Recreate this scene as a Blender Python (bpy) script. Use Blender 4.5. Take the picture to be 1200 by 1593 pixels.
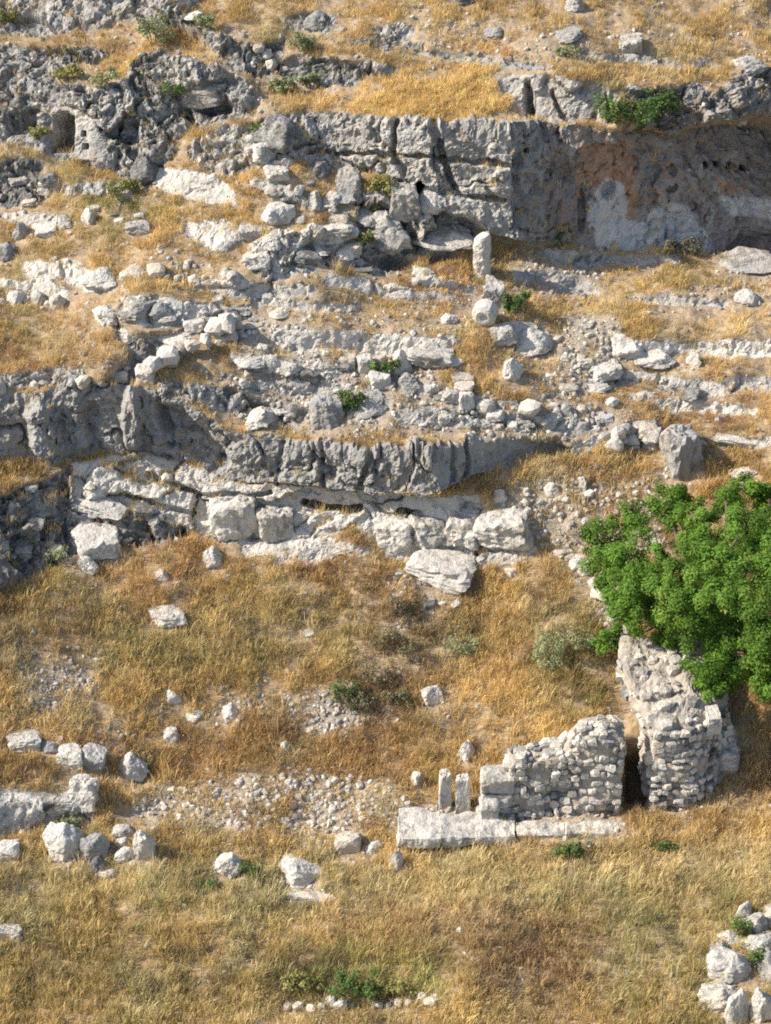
import bpy, bmesh, math, random
import numpy as np
from mathutils import Vector, Matrix, Euler

for _o in list(bpy.data.objects):
    bpy.data.objects.remove(_o)
random.seed(7)
RNG = np.random.default_rng(11)
SC = bpy.context.scene
COL = SC.collection

# ------------------------------------------------------------------ camera, sky, sun, exposure
PITCH = math.radians(33.0)
DIST = 75.0
FPX = 600.0 / math.tan(math.radians(10.2))          # focal length in photo pixels
CAMPOS = np.array([0.0, -DIST * math.cos(PITCH), DIST * math.sin(PITCH)])
cam = bpy.data.cameras.new('camera')
cam.sensor_fit = 'HORIZONTAL'
cam.angle = math.radians(20.4)
cam.clip_start = 1.0
cam.clip_end = 3000.0
cam_o = bpy.data.objects.new('camera', cam)
cam_o.location = CAMPOS
cam_o.rotation_euler = (math.pi / 2 - PITCH, 0, 0)
COL.objects.link(cam_o)
SC.camera = cam_o

SUN_EL = math.radians(38.0)
SUN_FRONT = math.radians(2.0)                       # sun stands to the left, this much toward the viewer
sun_to = Vector((-math.cos(SUN_FRONT) * math.cos(SUN_EL), -math.sin(SUN_FRONT) * math.cos(SUN_EL), math.sin(SUN_EL)))
world = bpy.data.worlds.new('World')
SC.world = world
world.use_nodes = True
nt = world.node_tree
bg = nt.nodes['Background']
sky = nt.nodes.new('ShaderNodeTexSky')
sky.sky_type = 'NISHITA'
sky.sun_disc = False
sky.sun_elevation = SUN_EL
sky.sun_rotation = math.atan2(sun_to.x, sun_to.y)
sky.air_density = 1.0
sky.dust_density = 1.5
nt.links.new(sky.outputs[0], bg.inputs[0])
bg.inputs[1].default_value = 0.13
sl = bpy.data.lights.new('sun', 'SUN')
sl.energy = 5.0
sl.angle = math.radians(0.6)
sl.color = (1.0, 0.93, 0.82)
so = bpy.data.objects.new('sun', sl)
so.rotation_euler = sun_to.to_track_quat('Z', 'Y').to_euler()
so.location = (-60, -10, 60)
COL.objects.link(so)
SC.view_settings.view_transform = 'Standard'
SC.view_settings.look = 'None'
SC.view_settings.exposure = 0.45
SC.view_settings.gamma = 1.0
SC.render.engine = 'CYCLES'
SC.cycles.max_bounces = 3
SC.cycles.diffuse_bounces = 2
SC.cycles.transmission_bounces = 3
SC.cycles.transparent_max_bounces = 4
SC.cycles.use_denoising = False
SC.cycles.filter_width = 1.9

# ------------------------------------------------------------------ numeric noise
_perm = np.concatenate([np.random.default_rng(3).permutation(256)] * 3)
_g3 = np.random.default_rng(4).normal(size=(256, 3))
_g3 /= np.linalg.norm(_g3, axis=1)[:, None]
_rnd = np.random.default_rng(5).random((256, 4))


def pnoise(P):
    P = np.asarray(P, dtype=np.float64)
    I = np.floor(P).astype(np.int64)
    F = P - I
    I &= 255
    W = F * F * F * (F * (F * 6 - 15) + 10)
    out = 0.0
    for dx in (0, 1):
        wx = W[:, 0] if dx else 1 - W[:, 0]
        hx = _perm[I[:, 0] + dx]
        for dy in (0, 1):
            wy = W[:, 1] if dy else 1 - W[:, 1]
            hy = _perm[hx + I[:, 1] + dy]
            for dz in (0, 1):
                wz = W[:, 2] if dz else 1 - W[:, 2]
                g = _g3[_perm[hy + I[:, 2] + dz]]
                out = out + wx * wy * wz * ((F[:, 0] - dx) * g[:, 0] + (F[:, 1] - dy) * g[:, 1] + (F[:, 2] - dz) * g[:, 2])
    return out * 1.6


def fbm(P, octv=4, gain=0.5, lac=2.07, ridge=False):
    a, s, f = 1.0, 0.0, 1.0
    for k in range(octv):
        n = pnoise(P * f + 17.3 * k)
        if ridge:
            n = 0.7 - 1.6 * np.abs(n)
        s = s + a * n
        a *= gain
        f *= lac
    return s


def worley(P):
    P = np.asarray(P)
    I = np.floor(P).astype(np.int64)
    F = P - I
    n = len(P)
    f1 = np.full(n, 9.0)
    f2 = np.full(n, 9.0)
    cid = np.zeros(n, dtype=np.int64)
    for dx in (-1, 0, 1):
        for dy in (-1, 0, 1):
            for dz in (-1, 0, 1):
                h = _perm[_perm[_perm[(I[:, 0] + dx) & 255] + ((I[:, 1] + dy) & 255)] + ((I[:, 2] + dz) & 255)]
                r = _rnd[h]
                d = np.sqrt((dx + r[:, 0] - F[:, 0]) ** 2 + (dy + r[:, 1] - F[:, 1]) ** 2 + (dz + r[:, 2] - F[:, 2]) ** 2)
                m = d < f1
                f2 = np.where(m, f1, np.minimum(f2, d))
                cid = np.where(m, h, cid)
                f1 = np.where(m, d, f1)
    return f1, f2, _rnd[cid, 3]


def sstep(a, b, x):
    t = np.clip((x - a) / (b - a), 0, 1)
    return t * t * (3 - 2 * t)


def inpoly(poly, U, V):
    res = np.zeros(U.shape, dtype=bool)
    n = len(poly)
    j = n - 1
    for i in range(n):
        x1, y1 = poly[i]
        x2, y2 = poly[j]
        if y1 != y2:
            c = ((y1 > V) != (y2 > V)) & (U < (x2 - x1) * (V - y1) / (y2 - y1) + x1)
            res ^= c
        j = i
    return res


def blur(A, r):
    if r < 1:
        return A
    for ax in (0, 1):
        for _ in range(2):
            pad = [(0, 0), (0, 0)]
            pad[ax] = (r + 1, r)
            c = np.cumsum(np.pad(A, pad, mode='edge'), axis=ax)
            n = A.shape[ax]
            hi = np.take(c, np.arange(2 * r + 1, 2 * r + 1 + n), axis=ax)
            lo = np.take(c, np.arange(0, n), axis=ax)
            A = (hi - lo) / (2 * r + 1)
    return A


def blur1(A, r):
    return sum(np.roll(A, k, axis=0) for k in range(-r, r + 1)) / (2 * r + 1)


# ------------------------------------------------------------------ the rock formations of the hillside
# name, category, label, outline as seen in the photograph, slope in degrees, relief in metres, style, pale, dark, grown-over 0/1
REG = [
 ('cliff', 'cliff', 'brown stained vertical cut cliff with orange patch and pale base at upper right',
  [(785,192),(850,190),(905,196),(960,205),(1000,200),(1050,205),(1110,190),(1260,170),(1260,410),(1120,396),(1000,388),(900,384),(830,380),(788,374)], 84, .24, 'cut', .35, .55),
 ('cliff', 'cliff', 'rough grey cliff face in full sun left of the brown stained cliff',
  [(468,172),(560,176),(640,182),(720,188),(785,191),(788,374),(735,352),(690,330),(640,300),(600,275),(575,262),(520,240),(480,215)], 78, .30, 'block', .50, .45),
 ('rock_ledge', 'ledge', 'stacked grey ledge above the brown cliff, right of the golden mound',
  [(765,112),(860,118),(930,128),(965,145),(960,190),(915,196),(850,188),(812,170),(800,150),(775,135)], 66, .38, 'bed', .5, .35),
 ('rock_outcrop', 'outcrop', 'dark pitted outcrop on the clifftop at the right edge',
  [(975,135),(1040,140),(1080,120),(1110,150),(1150,110),(1260,90),(1260,168),(1110,188),(1050,203),(1000,198),(975,180)], 62, .55, 'lump', .35, .6),
 ('rock_outcrop', 'outcrop', 'big pitted grey outcrop with a rock cut doorway at upper left',
  [(-60,62),(60,66),(150,70),(178,80),(150,98),(90,104),(84,124),(150,132),(196,122),(200,96),(215,80),(250,78),(290,98),(340,108),(400,150),(402,168),(370,186),(300,205),(265,222),(250,270),(205,278),(165,262),(70,240),(-60,215)], 54, .60, 'lump', .50, .60),
 ('rock_cut_tomb', 'tomb', 'smooth rock cut facade with a dark doorway and two small square holes',
  [(66,176),(92,160),(122,162),(150,196),(168,220),(166,256),(72,240)], 80, .14, 'smooth', .45, .45),
 ('rock_outcrop', 'outcrop', 'grey rock band along the top left corner',
  [(-60,-60),(330,-60),(300,12),(250,28),(215,24),(150,40),(80,50),(-60,56)], 42, .45, 'lump', .5, .5),
 ('rock_outcrop', 'outcrop', 'broken dark lumps running down the slope right of the top left band',
  [(205,14),(270,12),(310,30),(345,55),(400,70),(445,62),(430,110),(395,124),(350,98),(310,62),(260,40),(215,36)], 48, .50, 'lump', .45, .6),
 ('rock_outcrop', 'outcrop', 'small dark outcrop behind the pale bush near the top middle',
  [(430,22),(480,14),(515,22),(530,45),(500,52),(470,44),(440,46)], 55, .40, 'lump', .5, .5),
 ('rock_outcrop', 'outcrop', 'small grey rock shelf in dry grass near the top middle',
  [(580,44),(610,36),(640,40),(645,60),(610,68),(585,60)], 55, .35, 'lump', .5, .5),
 ('rock_outcrop', 'outcrop', 'dark rock band above the golden mound of grass',
  [(425,104),(470,84),(530,92),(600,98),(640,106),(590,118),(545,134),(500,138),(450,128)], 60, .45, 'lump', .45, .6),
 ('rock_outcrop', 'outcrop', 'pale and dark outcrop between doorway rock and grey sunlit cliff',
  [(300,218),(350,196),(395,188),(470,172),(480,216),(520,240),(575,262),(560,275),(500,262),(470,255),(430,262),(390,268),(350,276),(310,262),(290,240)], 48, .55, 'lump', .6, .5),
 ('rock_slab', 'slab', 'smooth cream rock slab sloping below the doorway outcrop',
  [(238,282),(250,256),(300,264),(345,276),(370,296),(366,316),(325,318),(280,302),(245,296)], 38, .14, 'smooth', .95, .0),
 ('rock_ledge', 'ledge', 'dark pitted ledge at the left edge below the doorway',
  [(-60,262),(30,250),(72,252),(66,270),(82,300),(70,320),(20,318),(-60,322)], 64, .45, 'lump', .35, .7),
 ('rock_outcrop', 'outcrop', 'jumbled grey rocks at the foot of the sunlit cliff',
  [(560,300),(600,285),(640,300),(690,330),(740,354),(742,378),(690,392),(640,394),(600,408),(572,380),(555,345)], 52, .55, 'lump', .5, .5),
 ('rock_outcrop', 'outcrop', 'lumpy grey outcrop in the middle of the upper slope',
  [(388,378),(430,362),(490,352),(560,365),(590,392),(620,405),(600,424),(560,420),(520,410),(470,428),(420,436),(396,420)], 46, .50, 'lump', .6, .45),
 ('rock_slab', 'slab', 'flat pale rock slab in the grass of the upper left slope',
  [(292,344),(330,340),(374,352),(378,372),(350,386),(312,380),(286,362)], 34, .15, 'smooth', .85, .1),
 ('rock_slab', 'slab', 'rounded cream rock hump at the left edge of the upper slope',
  [(30,408),(75,398),(125,402),(138,420),(180,436),(178,450),(130,452),(110,440),(60,440),(34,428)], 40, .16, 'smooth', .92, .05),
 ('rock_ledge', 'ledge', 'pale low ledge above the diagonal stone wall at left',
  [(182,462),(245,462),(300,468),(392,476),(388,496),(330,508),(300,502),(262,502),(220,506),(186,490)], 52, .34, 'bed', .75, .25),
 ('rock_outcrop', 'outcrop', 'dark grey rocks left of the diagonal stone wall',
  [(150,478),(182,492),(206,520),(250,512),(310,510),(300,532),(250,556),(226,572),(206,604),(158,604),(178,574),(200,548),(182,520)], 50, .45, 'lump', .55, .5),
 ('rock_ledge', 'ledge', 'long pale quarried ledge in the centre of the hillside',
  [(418,508),(480,512),(560,516),(640,518),(708,520),(712,530),(680,562),(640,566),(600,556),(540,548),(470,548),(425,536)], 66, .16, 'smooth', .72, .12),
 ('rock_ledge', 'ledge', 'rounded pale ledge on the right below the grassy terrace',
  [(944,516),(985,524),(1060,532),(1130,530),(1260,528),(1260,558),(1160,556),(1090,558),(1050,548),(1020,566),(980,556),(948,548)], 72, .17, 'smooth', .88, .1),
 ('rock_ledge', 'ledge', 'thin grey ledge under the rounded pale ledge at right',
  [(925,566),(980,570),(1050,584),(1120,588),(1260,584),(1260,612),(1170,612),(1100,616),(1060,608),(1000,596),(930,588)], 58, .32, 'bed', .55, .35),
 ('rock_ledge', 'ledge', 'low grey shelf along the middle terrace left of the standing column',
  [(500,424),(560,428),(620,440),(640,450),(600,456),(560,452),(505,446)], 50, .25, 'bed', .6, .2),
 ('cliff', 'cliff', 'long dark grey blocky cliff crossing the middle of the hillside',
  [(-60,622),(40,612),(120,592),(190,598),(250,612),(300,634),(350,664),(420,680),(500,688),(580,694),(662,691),(665,770),(600,764),(500,756),(420,750),(360,744),(300,722),(230,704),(150,704),(100,716),(40,712),(-60,724)], 82, .36, 'block', .32, .50),
 ('cliff', 'cliff', 'smooth cut grey rock face turning right from the corner of the long grey cliff',
  [(660,691),(720,684),(800,684),(872,684),(892,704),(840,716),(780,728),(735,742),(665,770)], 82, .12, 'cut', .38, .45),
 ('rock_outcrop', 'outcrop', 'pale layered rock below the dark long grey cliff, with a black crack',
  [(108,722),(160,708),(230,706),(300,724),(360,746),(420,752),(500,758),(600,766),(665,772),(745,768),(750,790),(830,834),(800,850),(740,872),(680,862),(600,858),(560,824),(500,832),(440,852),(390,848),(340,842),(300,828),(240,800),(120,790)], 63, .42, 'bed', .85, .15),
 ('rock_outcrop', 'outcrop', 'dark stony outcrop sloping at the left edge below the long grey cliff',
  [(-60,790),(30,756),(105,724),(118,790),(200,796),(238,802),(300,830),(240,850),(190,850),(120,866),(60,894),(-60,940)], 50, .50, 'lump', .30, .62),
 ('rock_slab', 'slab', 'cream rock floor between long grey cliff and golden slope',
  [(375,846),(440,842),(500,830),(520,838),(500,862),(430,866),(380,862)], 30, .12, 'smooth', .85, .1),
 ('rock_slab', 'slab', 'pale flat rock shelf at the left edge above the meadow boulders',
  [(-60,1218),(40,1230),(95,1238),(112,1222),(150,1210),(153,1240),(100,1252),(-60,1246)], 12, .12, 'smooth', .88, .1),
 ('rock_ledge', 'ledge', 'stony shaded face below the pale shelf at the left edge',
  [(-60,1246),(100,1252),(153,1240),(152,1268),(140,1294),(60,1298),(-60,1304)], 76, .30, 'bed', .55, .45),
 ('rock_ledge', 'ledge', 'small grey walled corner right of the long grey cliff',
  [(890,690),(950,668),(985,652),(1030,650),(1038,690),(985,700),(940,690),(892,712)], 60, .30, 'bed', .65, .3),
]


def strip(pts, th):
    up, dn = [], []
    n_ = len(pts)
    for i, (x, y) in enumerate(pts):
        a = pts[max(0, i - 1)]
        b_ = pts[min(n_ - 1, i + 1)]
        L_ = math.hypot(b_[0] - a[0], b_[1] - a[1])
        nx, ny = -(b_[1] - a[1]) / L_, (b_[0] - a[0]) / L_
        w_ = th * .5 * (.55 if i in (0, n_ - 1) else random.uniform(.85, 1.2))
        up.append((x - nx * w_, y - ny * w_))
        dn.append((x + nx * w_, y + ny * w_))
    return up + dn[::-1]


STRIPS = [
 ('bed', .6, .35, .30, 58, 24, [(392,288),(430,296),(478,318)], 'broken rock band below the pale and dark outcrop'),
 ('bed', .65, .2, .25, 52, 16, [(560,450),(625,458),(705,466)], 'low rock step left of the fallen drum'),
 ('smooth', .8, .1, .2, 48, 18, [(396,470),(450,476),(505,482),(562,478)], 'pale rock step above the quarried ledge'),
 ('bed', .75, .2, .35, 55, 24, [(352,552),(400,562),(450,572),(530,580)], 'pale layered step right of the diagonal wall'),
 ('bed', .6, .3, .35, 55, 22, [(385,592),(440,602),(500,606),(545,604)], 'broken grey step above the perched pale rock'),
 ('lump', .55, .45, .38, 50, 34, [(246,604),(300,612),(360,622),(420,640),(475,652)], 'rubbly rock band along the top of the long grey cliff'),
 ('lump', .6, .4, .35, 50, 26, [(-50,598),(30,592),(80,584),(135,584)], 'rubbly rock band above the left end of the long grey cliff'),
 ('bed', .65, .3, .32, 50, 28, [(610,652),(680,650),(760,656),(840,658),(930,664)], 'broken rock band along the top of the cliff at right'),
 ('smooth', .55, .3, .2, 40, 20, [(792,424),(850,432),(905,446),(935,456)], 'grey slabs lying below the brown cliff'),
 ('bed', .55, .3, .3, 50, 18, [(840,396),(900,402),(980,404),(1060,404)], 'broken rock footing of the brown cliff'),
 ('bed', .75, .2, .35, 58, 30, [(762,520),(800,516),(840,522),(872,536)], 'pale rock step at the head of the gully'),
 ('bed', .5, .4, .3, 52, 13, [(640,84),(720,90),(790,98),(860,108)], 'thin rock step above the golden mound'),
 ('bed', .5, .4, .3, 52, 14, [(890,84),(960,92),(1030,100),(1110,98)], 'thin rock step above the brown cliff'),
 ('lump', .5, .5, .3, 52, 16, [(540,62),(590,70),(660,74)], 'thin dark rock step near the top middle'),
 ('smooth', .85, .1, .2, 50, 16, [(600,866),(650,866),(720,874),(800,864),(835,850)], 'pale rock lip below the boulders of the long grey cliff'),
 ('bed', .75, .2, .28, 55, 16, [(1088,690),(1140,688),(1260,684)], 'pale rock step at the right edge above the tree'),
 ('bed', .7, .25, .28, 50, 18, [(640,436),(690,438),(742,444)], 'low broken step left of the standing column'),
 ('bed', .7, .25, .3, 55, 22, [(640,602),(690,612),(740,628),(800,630)], 'rubbly step below the leaning slab'),
 ('lump', .6, .4, .35, 52, 22, [(70,300),(120,296),(170,290),(215,286)], 'grey rocks in the grass below the doorway'),
 ('bed', .7, .25, .3, 50, 20, [(0,330),(40,338),(90,342)], 'broken rock step at the left edge of the upper slope'),
 ('smooth', .85, .1, .2, 45, 22, [(0,440),(50,446),(110,456)], 'pale rock step below the cream hump'),
 ('bed', .7, .2, .3, 55, 24, [(300,440),(350,446),(420,452),(490,450)], 'long low step across the upper terrace'),
 ('bed', .65, .3, .3, 55, 20, [(985,470),(1060,470),(1130,476)], 'thin grey step in the right terrace'),
 ('smooth', .7, .2, .25, 50, 22, [(980,612),(1040,628),(1100,632),(1180,640)], 'low worn step under the thin grey ledge at right'),
 ('bed', .8, .15, .3, 55, 26, [(420,870),(470,866),(530,856),(580,858)], 'pale rock edge at the top of the golden slope'),
]
for st_, pl_, dk_, am_, sl_, th_, pts_, lab_ in STRIPS:
    REG.append(('rock_ledge', 'ledge', lab_, strip(pts_, th_ * 1.1), sl_ + 6, am_, st_, pl_ - .12, dk_ + .08))

# ------------------------------------------------------------------ slope map -> depth of the hillside
IDX_D = [i for i, R in enumerate(REG) if R[2].startswith('long dark grey blocky')][0]
IDX_DR = IDX_D + 1
STEP = 4.0
GU = np.arange(-700, 1901, STEP)
GV = np.arange(-500, 2001, STEP)
UU, VV = np.meshgrid(GU, GV)
_wp = np.stack([UU.ravel() / 34.0, VV.ravel() / 34.0, np.zeros(UU.size)], 1)
WU = UU + (fbm(_wp, 3) * 7).reshape(UU.shape)
WV = VV + (fbm(_wp + 50.5, 3) * 6).reshape(UU.shape)
vk = [-500, 60, 100, 118, 185, 200, 395, 405, 510, 520, 600, 610, 690, 700, 860, 880, 1190, 1215, 1285, 1310, 2000]
sk = [24, 26, 16, 10, 10, 28, 30, 13, 13, 22, 20, 16, 16, 28, 30, 27, 27, 14, 12, 7, 9]
SLOPE = np.interp(VV, vk, sk)
SOFT = [   # gentler or steeper ground (not rock)
 ([(480,186),(560,128),(640,108),(740,112),(800,140),(830,172),(790,188)], 21),
 ([(0,480),(140,480),(190,540),(150,600),(0,605)], 20),
 ([(745,745),(880,712),(1040,740),(1030,870),(840,852),(835,830)], 33),
 ([(790,385),(1200,400),(1200,520),(900,520),(800,440)], 10),
 ([(620,1250),(975,1255),(975,1310),(620,1315)], 4),
 ([(0,900),(250,850),(600,870),(700,900),(620,1000),(400,1060),(0,1060)], 24),
]
for poly, s in SOFT:
    m = inpoly(poly, WU, WV)
    SLOPE = np.where(m, s, SLOPE)
SLOPE = blur(SLOPE, 3)
RID = np.full(UU.shape, -1)
for k, R in enumerate(REG):
    m = inpoly(R[3], WU, WV)
    SLOPE = np.where(m, R[4], SLOPE)
SLOPE = blur(SLOPE, 1)
EL = PITCH + np.arctan((VV - 796.5) / FPX)
g = -1.0 / np.tan(np.clip(EL + np.radians(SLOPE), math.radians(15), math.radians(150)))
de = STEP / FPX
gv = 0.5 * (g[1:] + g[:-1]) * de
WUW = 0.16
H, W = g.shape
div = np.zeros_like(g)
div[:-1] -= gv
div[1:] += gv
D2 = np.block([[div, div[:, ::-1]], [div[::-1], div[::-1, ::-1]]])
ky = 2 - 2 * np.cos(2 * math.pi * np.fft.fftfreq(2 * H))
kx = 2 - 2 * np.cos(2 * math.pi * np.fft.fftfreq(2 * W))
lam = ky[:, None] + WUW * kx[None, :]
lam[0, 0] = 1
Fh = np.fft.fft2(D2) / lam
Fh[0, 0] = 0
LN = np.real(np.fft.ifft2(Fh))[:H, :W]
ci, cj = int((796.5 - GV[0]) / STEP), int((600 - GU[0]) / STEP)
LN += math.log(DIST) - LN[ci, cj]


def bil(A, u, v, gu0=GU[0], gv0=GV[0], st=STEP):
    x = np.clip((np.asarray(u, float) - gu0) / st, 0, A.shape[1] - 1.001)
    y = np.clip((np.asarray(v, float) - gv0) / st, 0, A.shape[0] - 1.001)
    i = x.astype(int)
    j = y.astype(int)
    fx = x - i
    fy = y - j
    return (A[j, i] * (1 - fx) + A[j, i + 1] * fx) * (1 - fy) + (A[j + 1, i] * (1 - fx) + A[j + 1, i + 1] * fx) * fy


def raydir(u, v):
    a = (np.asarray(u, float) - 600.0) / FPX
    b = (796.5 - np.asarray(v, float)) / FPX
    cp, sp = math.cos(PITCH), math.sin(PITCH)
    return np.stack([a, cp + b * sp, -sp + b * cp], -1)


def base_pt(u, v):
    t = np.exp(bil(LN, u, v)) / np.sqrt(1 + ((np.asarray(v, float) - 796.5) / FPX) ** 2)
    return CAMPOS + raydir(u, v) * t[..., None]


# ------------------------------------------------------------------ fine surface
FS = 2.2
us = np.concatenate([np.arange(-700, -40, 15.0), np.arange(-40, 1240, FS), np.arange(1240, 1891, 15.0)])
vs = np.concatenate([np.arange(-495, -40, 15.0), np.arange(-40, 1640, FS), np.arange(1640, 1996, 15.0)])
FU, FV = np.meshgrid(us, vs)
NV, NU = FU.shape
P0 = base_pt(FU.ravel(), FV.ravel())
PG = P0.reshape(NV, NU, 3)
du = np.gradient(PG, axis=1)
dv = np.gradient(PG, axis=0)
NRM = np.cross(du, -dv)
NRM = NRM / np.maximum(np.linalg.norm(NRM, axis=2, keepdims=True), 1e-9)
NRM = np.stack([blur(NRM[:, :, k], 2) for k in range(3)], 2)
NRM /= np.linalg.norm(NRM, axis=2, keepdims=True)
NF = NRM.reshape(-1, 3)
_wp = np.stack([FU.ravel() / 34.0, FV.ravel() / 34.0, np.zeros(FU.size)], 1)
_w1 = fbm(_wp, 3)
_w2 = fbm(_wp + 50.5, 3)
XU = FU + (_w1 * 7).reshape(FU.shape)
XV = FV + (_w2 * 6).reshape(FU.shape)
rid = np.full(FU.shape, -1)
for k, R in enumerate(REG):
    rid[inpoly(R[3], XU, XV)] = k
AMP = np.zeros(FU.shape)
PALE = np.zeros(FU.shape)
DARK = np.zeros(FU.shape)
for k, R in enumerate(REG):
    m = rid == k
    AMP[m] = R[5]
    PALE[m] = R[7]
    DARK[m] = R[8]
ROCK = (rid >= 0).astype(float)
ROCKS = blur(ROCK, 2)
AMP = blur(AMP, 2)
disp = (fbm(P0 * 0.22, 3) * .28 + fbm(P0 * 0.9, 3) * .10 + fbm(P0 * 4.0, 3) * .025) * (1 - ROCKS.ravel())
TONE = np.zeros(FU.size)
styles = {}
for k, R in enumerate(REG):
    styles.setdefault(R[6], []).append(k)
for st, ks in styles.items():
    m = np.isin(rid, ks).ravel()
    Q = P0[m]
    Qw = Q + np.stack([fbm(Q * .55 + 9, 4), fbm(Q * .55 + 31, 4), fbm(Q * .55 + 57, 4)], 1) * .75
    cm = sstep(-.25, .35, fbm(Q * .7 + 77, 3))            # joints come and go
    pit = sstep(.18, .55, fbm(Qw * 1.5 + 5, 3)) + .6 * sstep(.2, .6, fbm(Q * 3.6 + 15, 2))
    if st == 'lump':
        f1, f2, c = worley((Q + .6 * (Qw - Q)) * np.array([.40, .40, .55]))
        f1b, f2b, c2 = worley(Qw * np.array([.95, .95, 1.4]) + 7)
        d = (c - .45) * 1.15 + .45 * fbm(Qw * .5, 3) - .6 * cm * (1 - sstep(0, .10, f2 - f1)) \
            + (c2 - .5) * .52 - .18 * (1 - sstep(0, .10, f2b - f1b)) + fbm(Q * 2.6, 4) * .20 - .28 * pit
    elif st == 'block':
        f1, f2, c = worley(Qw * np.array([.55, .5, .5]))
        c2 = worley(Qw * np.array([1.5, 1.5, 1.2]) + 7)[2]
        bed = Q[:, 2] * .95 + .35 * fbm(Q * .5, 2)
        d = (c - .5) * .75 - .8 * cm * (1 - sstep(0, .09, f2 - f1)) + (c2 - .5) * .40 + .36 * fbm(Qw * 1.0, 5) \
            + fbm(Q * 6, 3) * .12 - .32 * pit + .22 * sstep(-.5, .5, np.sin(bed * 4.2))
    elif st == 'flute':
        f1, f2, c = worley((Q + .5 * (Qw - Q)) * np.array([.42, .4, .16]))
        g1, g2, c2 = worley((Q + .3 * (Qw - Q)) * np.array([.95, .9, .70]) + 7)
        fl = fbm((Q + .35 * (Qw - Q)) * np.array([1.3, .9, .33]) + 3, 5, gain=.6, ridge=True)
        d = (c - .5) * .80 - .6 * cm * (1 - sstep(0, .05, f2 - f1)) + (c2 - .5) * .55 - .3 * cm * (1 - sstep(0, .06, g2 - g1)) + fl * .07 \
            + fbm(Qw * 1.3, 5) * .22 + fbm(Q * 5, 3) * .12 - .30 * pit + .14 * sstep(-.4, .4, np.sin(Q[:, 2] * 4.6 + fbm(Q * .6, 2)))
    elif st == 'bed':
        f1, f2, c = worley((Q + .5 * (Qw - Q)) * np.array([.40, .4, .85]))
        c2 = worley(Qw * np.array([1.0, 1.0, 2.6]) + 7)[2]
        d = (c - .5) * 1.2 - .6 * cm * (1 - sstep(0, .09, f2 - f1)) + (c2 - .5) * .30 + fbm(Q * .8, 3) * .25 + fbm(Q * 4, 3) * .10 - .12 * pit
    elif st == 'cut':
        f1, f2, c = worley(Qw * np.array([.25, .25, .35]))
        d = fbm(Q * .55, 3) * .7 + fbm(Qw * np.array([1.6, 1.6, .8]), 6, gain=.6) * .50 - .6 * pit + (c - .5) * .9 - .3 * cm * (1 - sstep(0, .05, f2 - f1))
        c2 = c
    else:
        f1, f2, c = worley(Qw * .35)
        d = fbm(Q * .8, 3) * .9 + fbm(Qw * 2.2, 4) * .4 - .6 * cm * (1 - sstep(0, .05, f2 - f1)) - .3 * pit
        c2 = c
    disp[m] += d * AMP.ravel()[m]
    TONE[m] = c * .6 + c2 * .4


def polyline_mask(pts, w):
    best = np.full(FU.shape, 1e9)
    for (x1, y1), (x2, y2) in zip(pts[:-1], pts[1:]):
        L2 = (x2 - x1) ** 2 + (y2 - y1) ** 2 + 1e-6
        t = np.clip(((XU - x1) * (x2 - x1) + (XV - y1) * (y2 - y1)) / L2, 0, 1)
        best = np.minimum(best, np.hypot(XU - x1 - t * (x2 - x1), XV - y1 - t * (y2 - y1)))
    return 1 - sstep(w * .4, w, best)


disp = disp.reshape(FU.shape)
CRACKS = [   # depth in metres, width, course of joints and hollows in the rock
 (.9, 7, [(470,782),(510,787),(560,790)]), (.8, 6, [(622,796),(655,801)]),
 (.5, 6, [(620,190),(612,230),(628,268)]), (.5, 6, [(676,190),(690,250),(705,290)]),
 (.4, 5, [(480,236),(560,238),(640,242),(780,246)]), (.35, 5, [(640,292),(700,296),(780,300)]),
 (.3, 6, [(722,692),(716,750)]), (.25, 5, [(700,690),(695,752)]), (.3, 7, [(575,700),(560,756)]), (.2, 6, [(440,690),(432,750)]),
 (.22, 6, [(500,690),(505,752)]),
 (.4, 5, [(230,742),(330,772),(420,768)]), (.35, 5, [(200,770),(300,800)]), (.4, 5, [(745,790),(742,860)]),
 (.5, 26, [(262,650),(300,690),(335,712)]), (.3, 16, [(140,640),(150,690)]), (.35, 10, [(250,625),(262,690)]),
 (.7, 8, [(820,130),(826,180)]), (.4, 5, [(860,140),(880,186)]),
 (1.6, 16, [(655,292),(668,310)]), (.8, 10, [(545,285),(560,312)]),
]
for dep, w, pts in CRACKS:
    disp -= dep * polyline_mask(pts, w)
BUMPS = [    # swells of the rock: height, width, course
 (.7, 26, [(60,640),(70,700)]), (.7, 17, [(205,612),(205,685)]), (.5, 30, [(300,112),(380,150)]), 
]
for hgt, w, pts in BUMPS:
    disp += hgt * polyline_mask(pts, w) * ROCKS
HOLES = [(97,208,32,56,1.3), (97,180,18,14,1.2), (44,178,22,40,.7), (130,207,7,9,.8), (133,228,7,9,.8), (1116,266,9,9,.7), (1138,265,9,9,.7), (1160,264,9,9,.7), (1182,264,9,9,.7), (988,1203,40,106,2.0),
         (811,229,6,7,.5), (1040,150,34,30,.6), (948,300,26,28,.35), (870,260,40,55,.25), (905,330,14,70,.35), (200,205,34,36,.7), (330,165,60,22,.5),(25,190,30,36,.5), (612,404,64,24,.7), (690,398,50,20,.4)]
for (cx, cy, w, h, dep) in HOLES:
    a = np.maximum(np.abs(FU - cx) / (w / 2), np.abs(FV - cy) / (h / 2)) if w < 60 and dep > .45 else np.hypot((FU - cx) / (w / 2), (FV - cy) / (h / 2))
    disp -= dep * (1 - sstep(.75, 1.12, a))
# the brown cliff turns away from the corner and runs back to the right
bulge = np.where(rid == 0, 1.0 - 3.4 * np.clip((FU - 785) / 475, 0, 1.2), 0)
bulge += np.where(rid == 1, 1.0 * np.clip((FU - 500) / 285, 0, 1) ** 1.3, 0)
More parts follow.
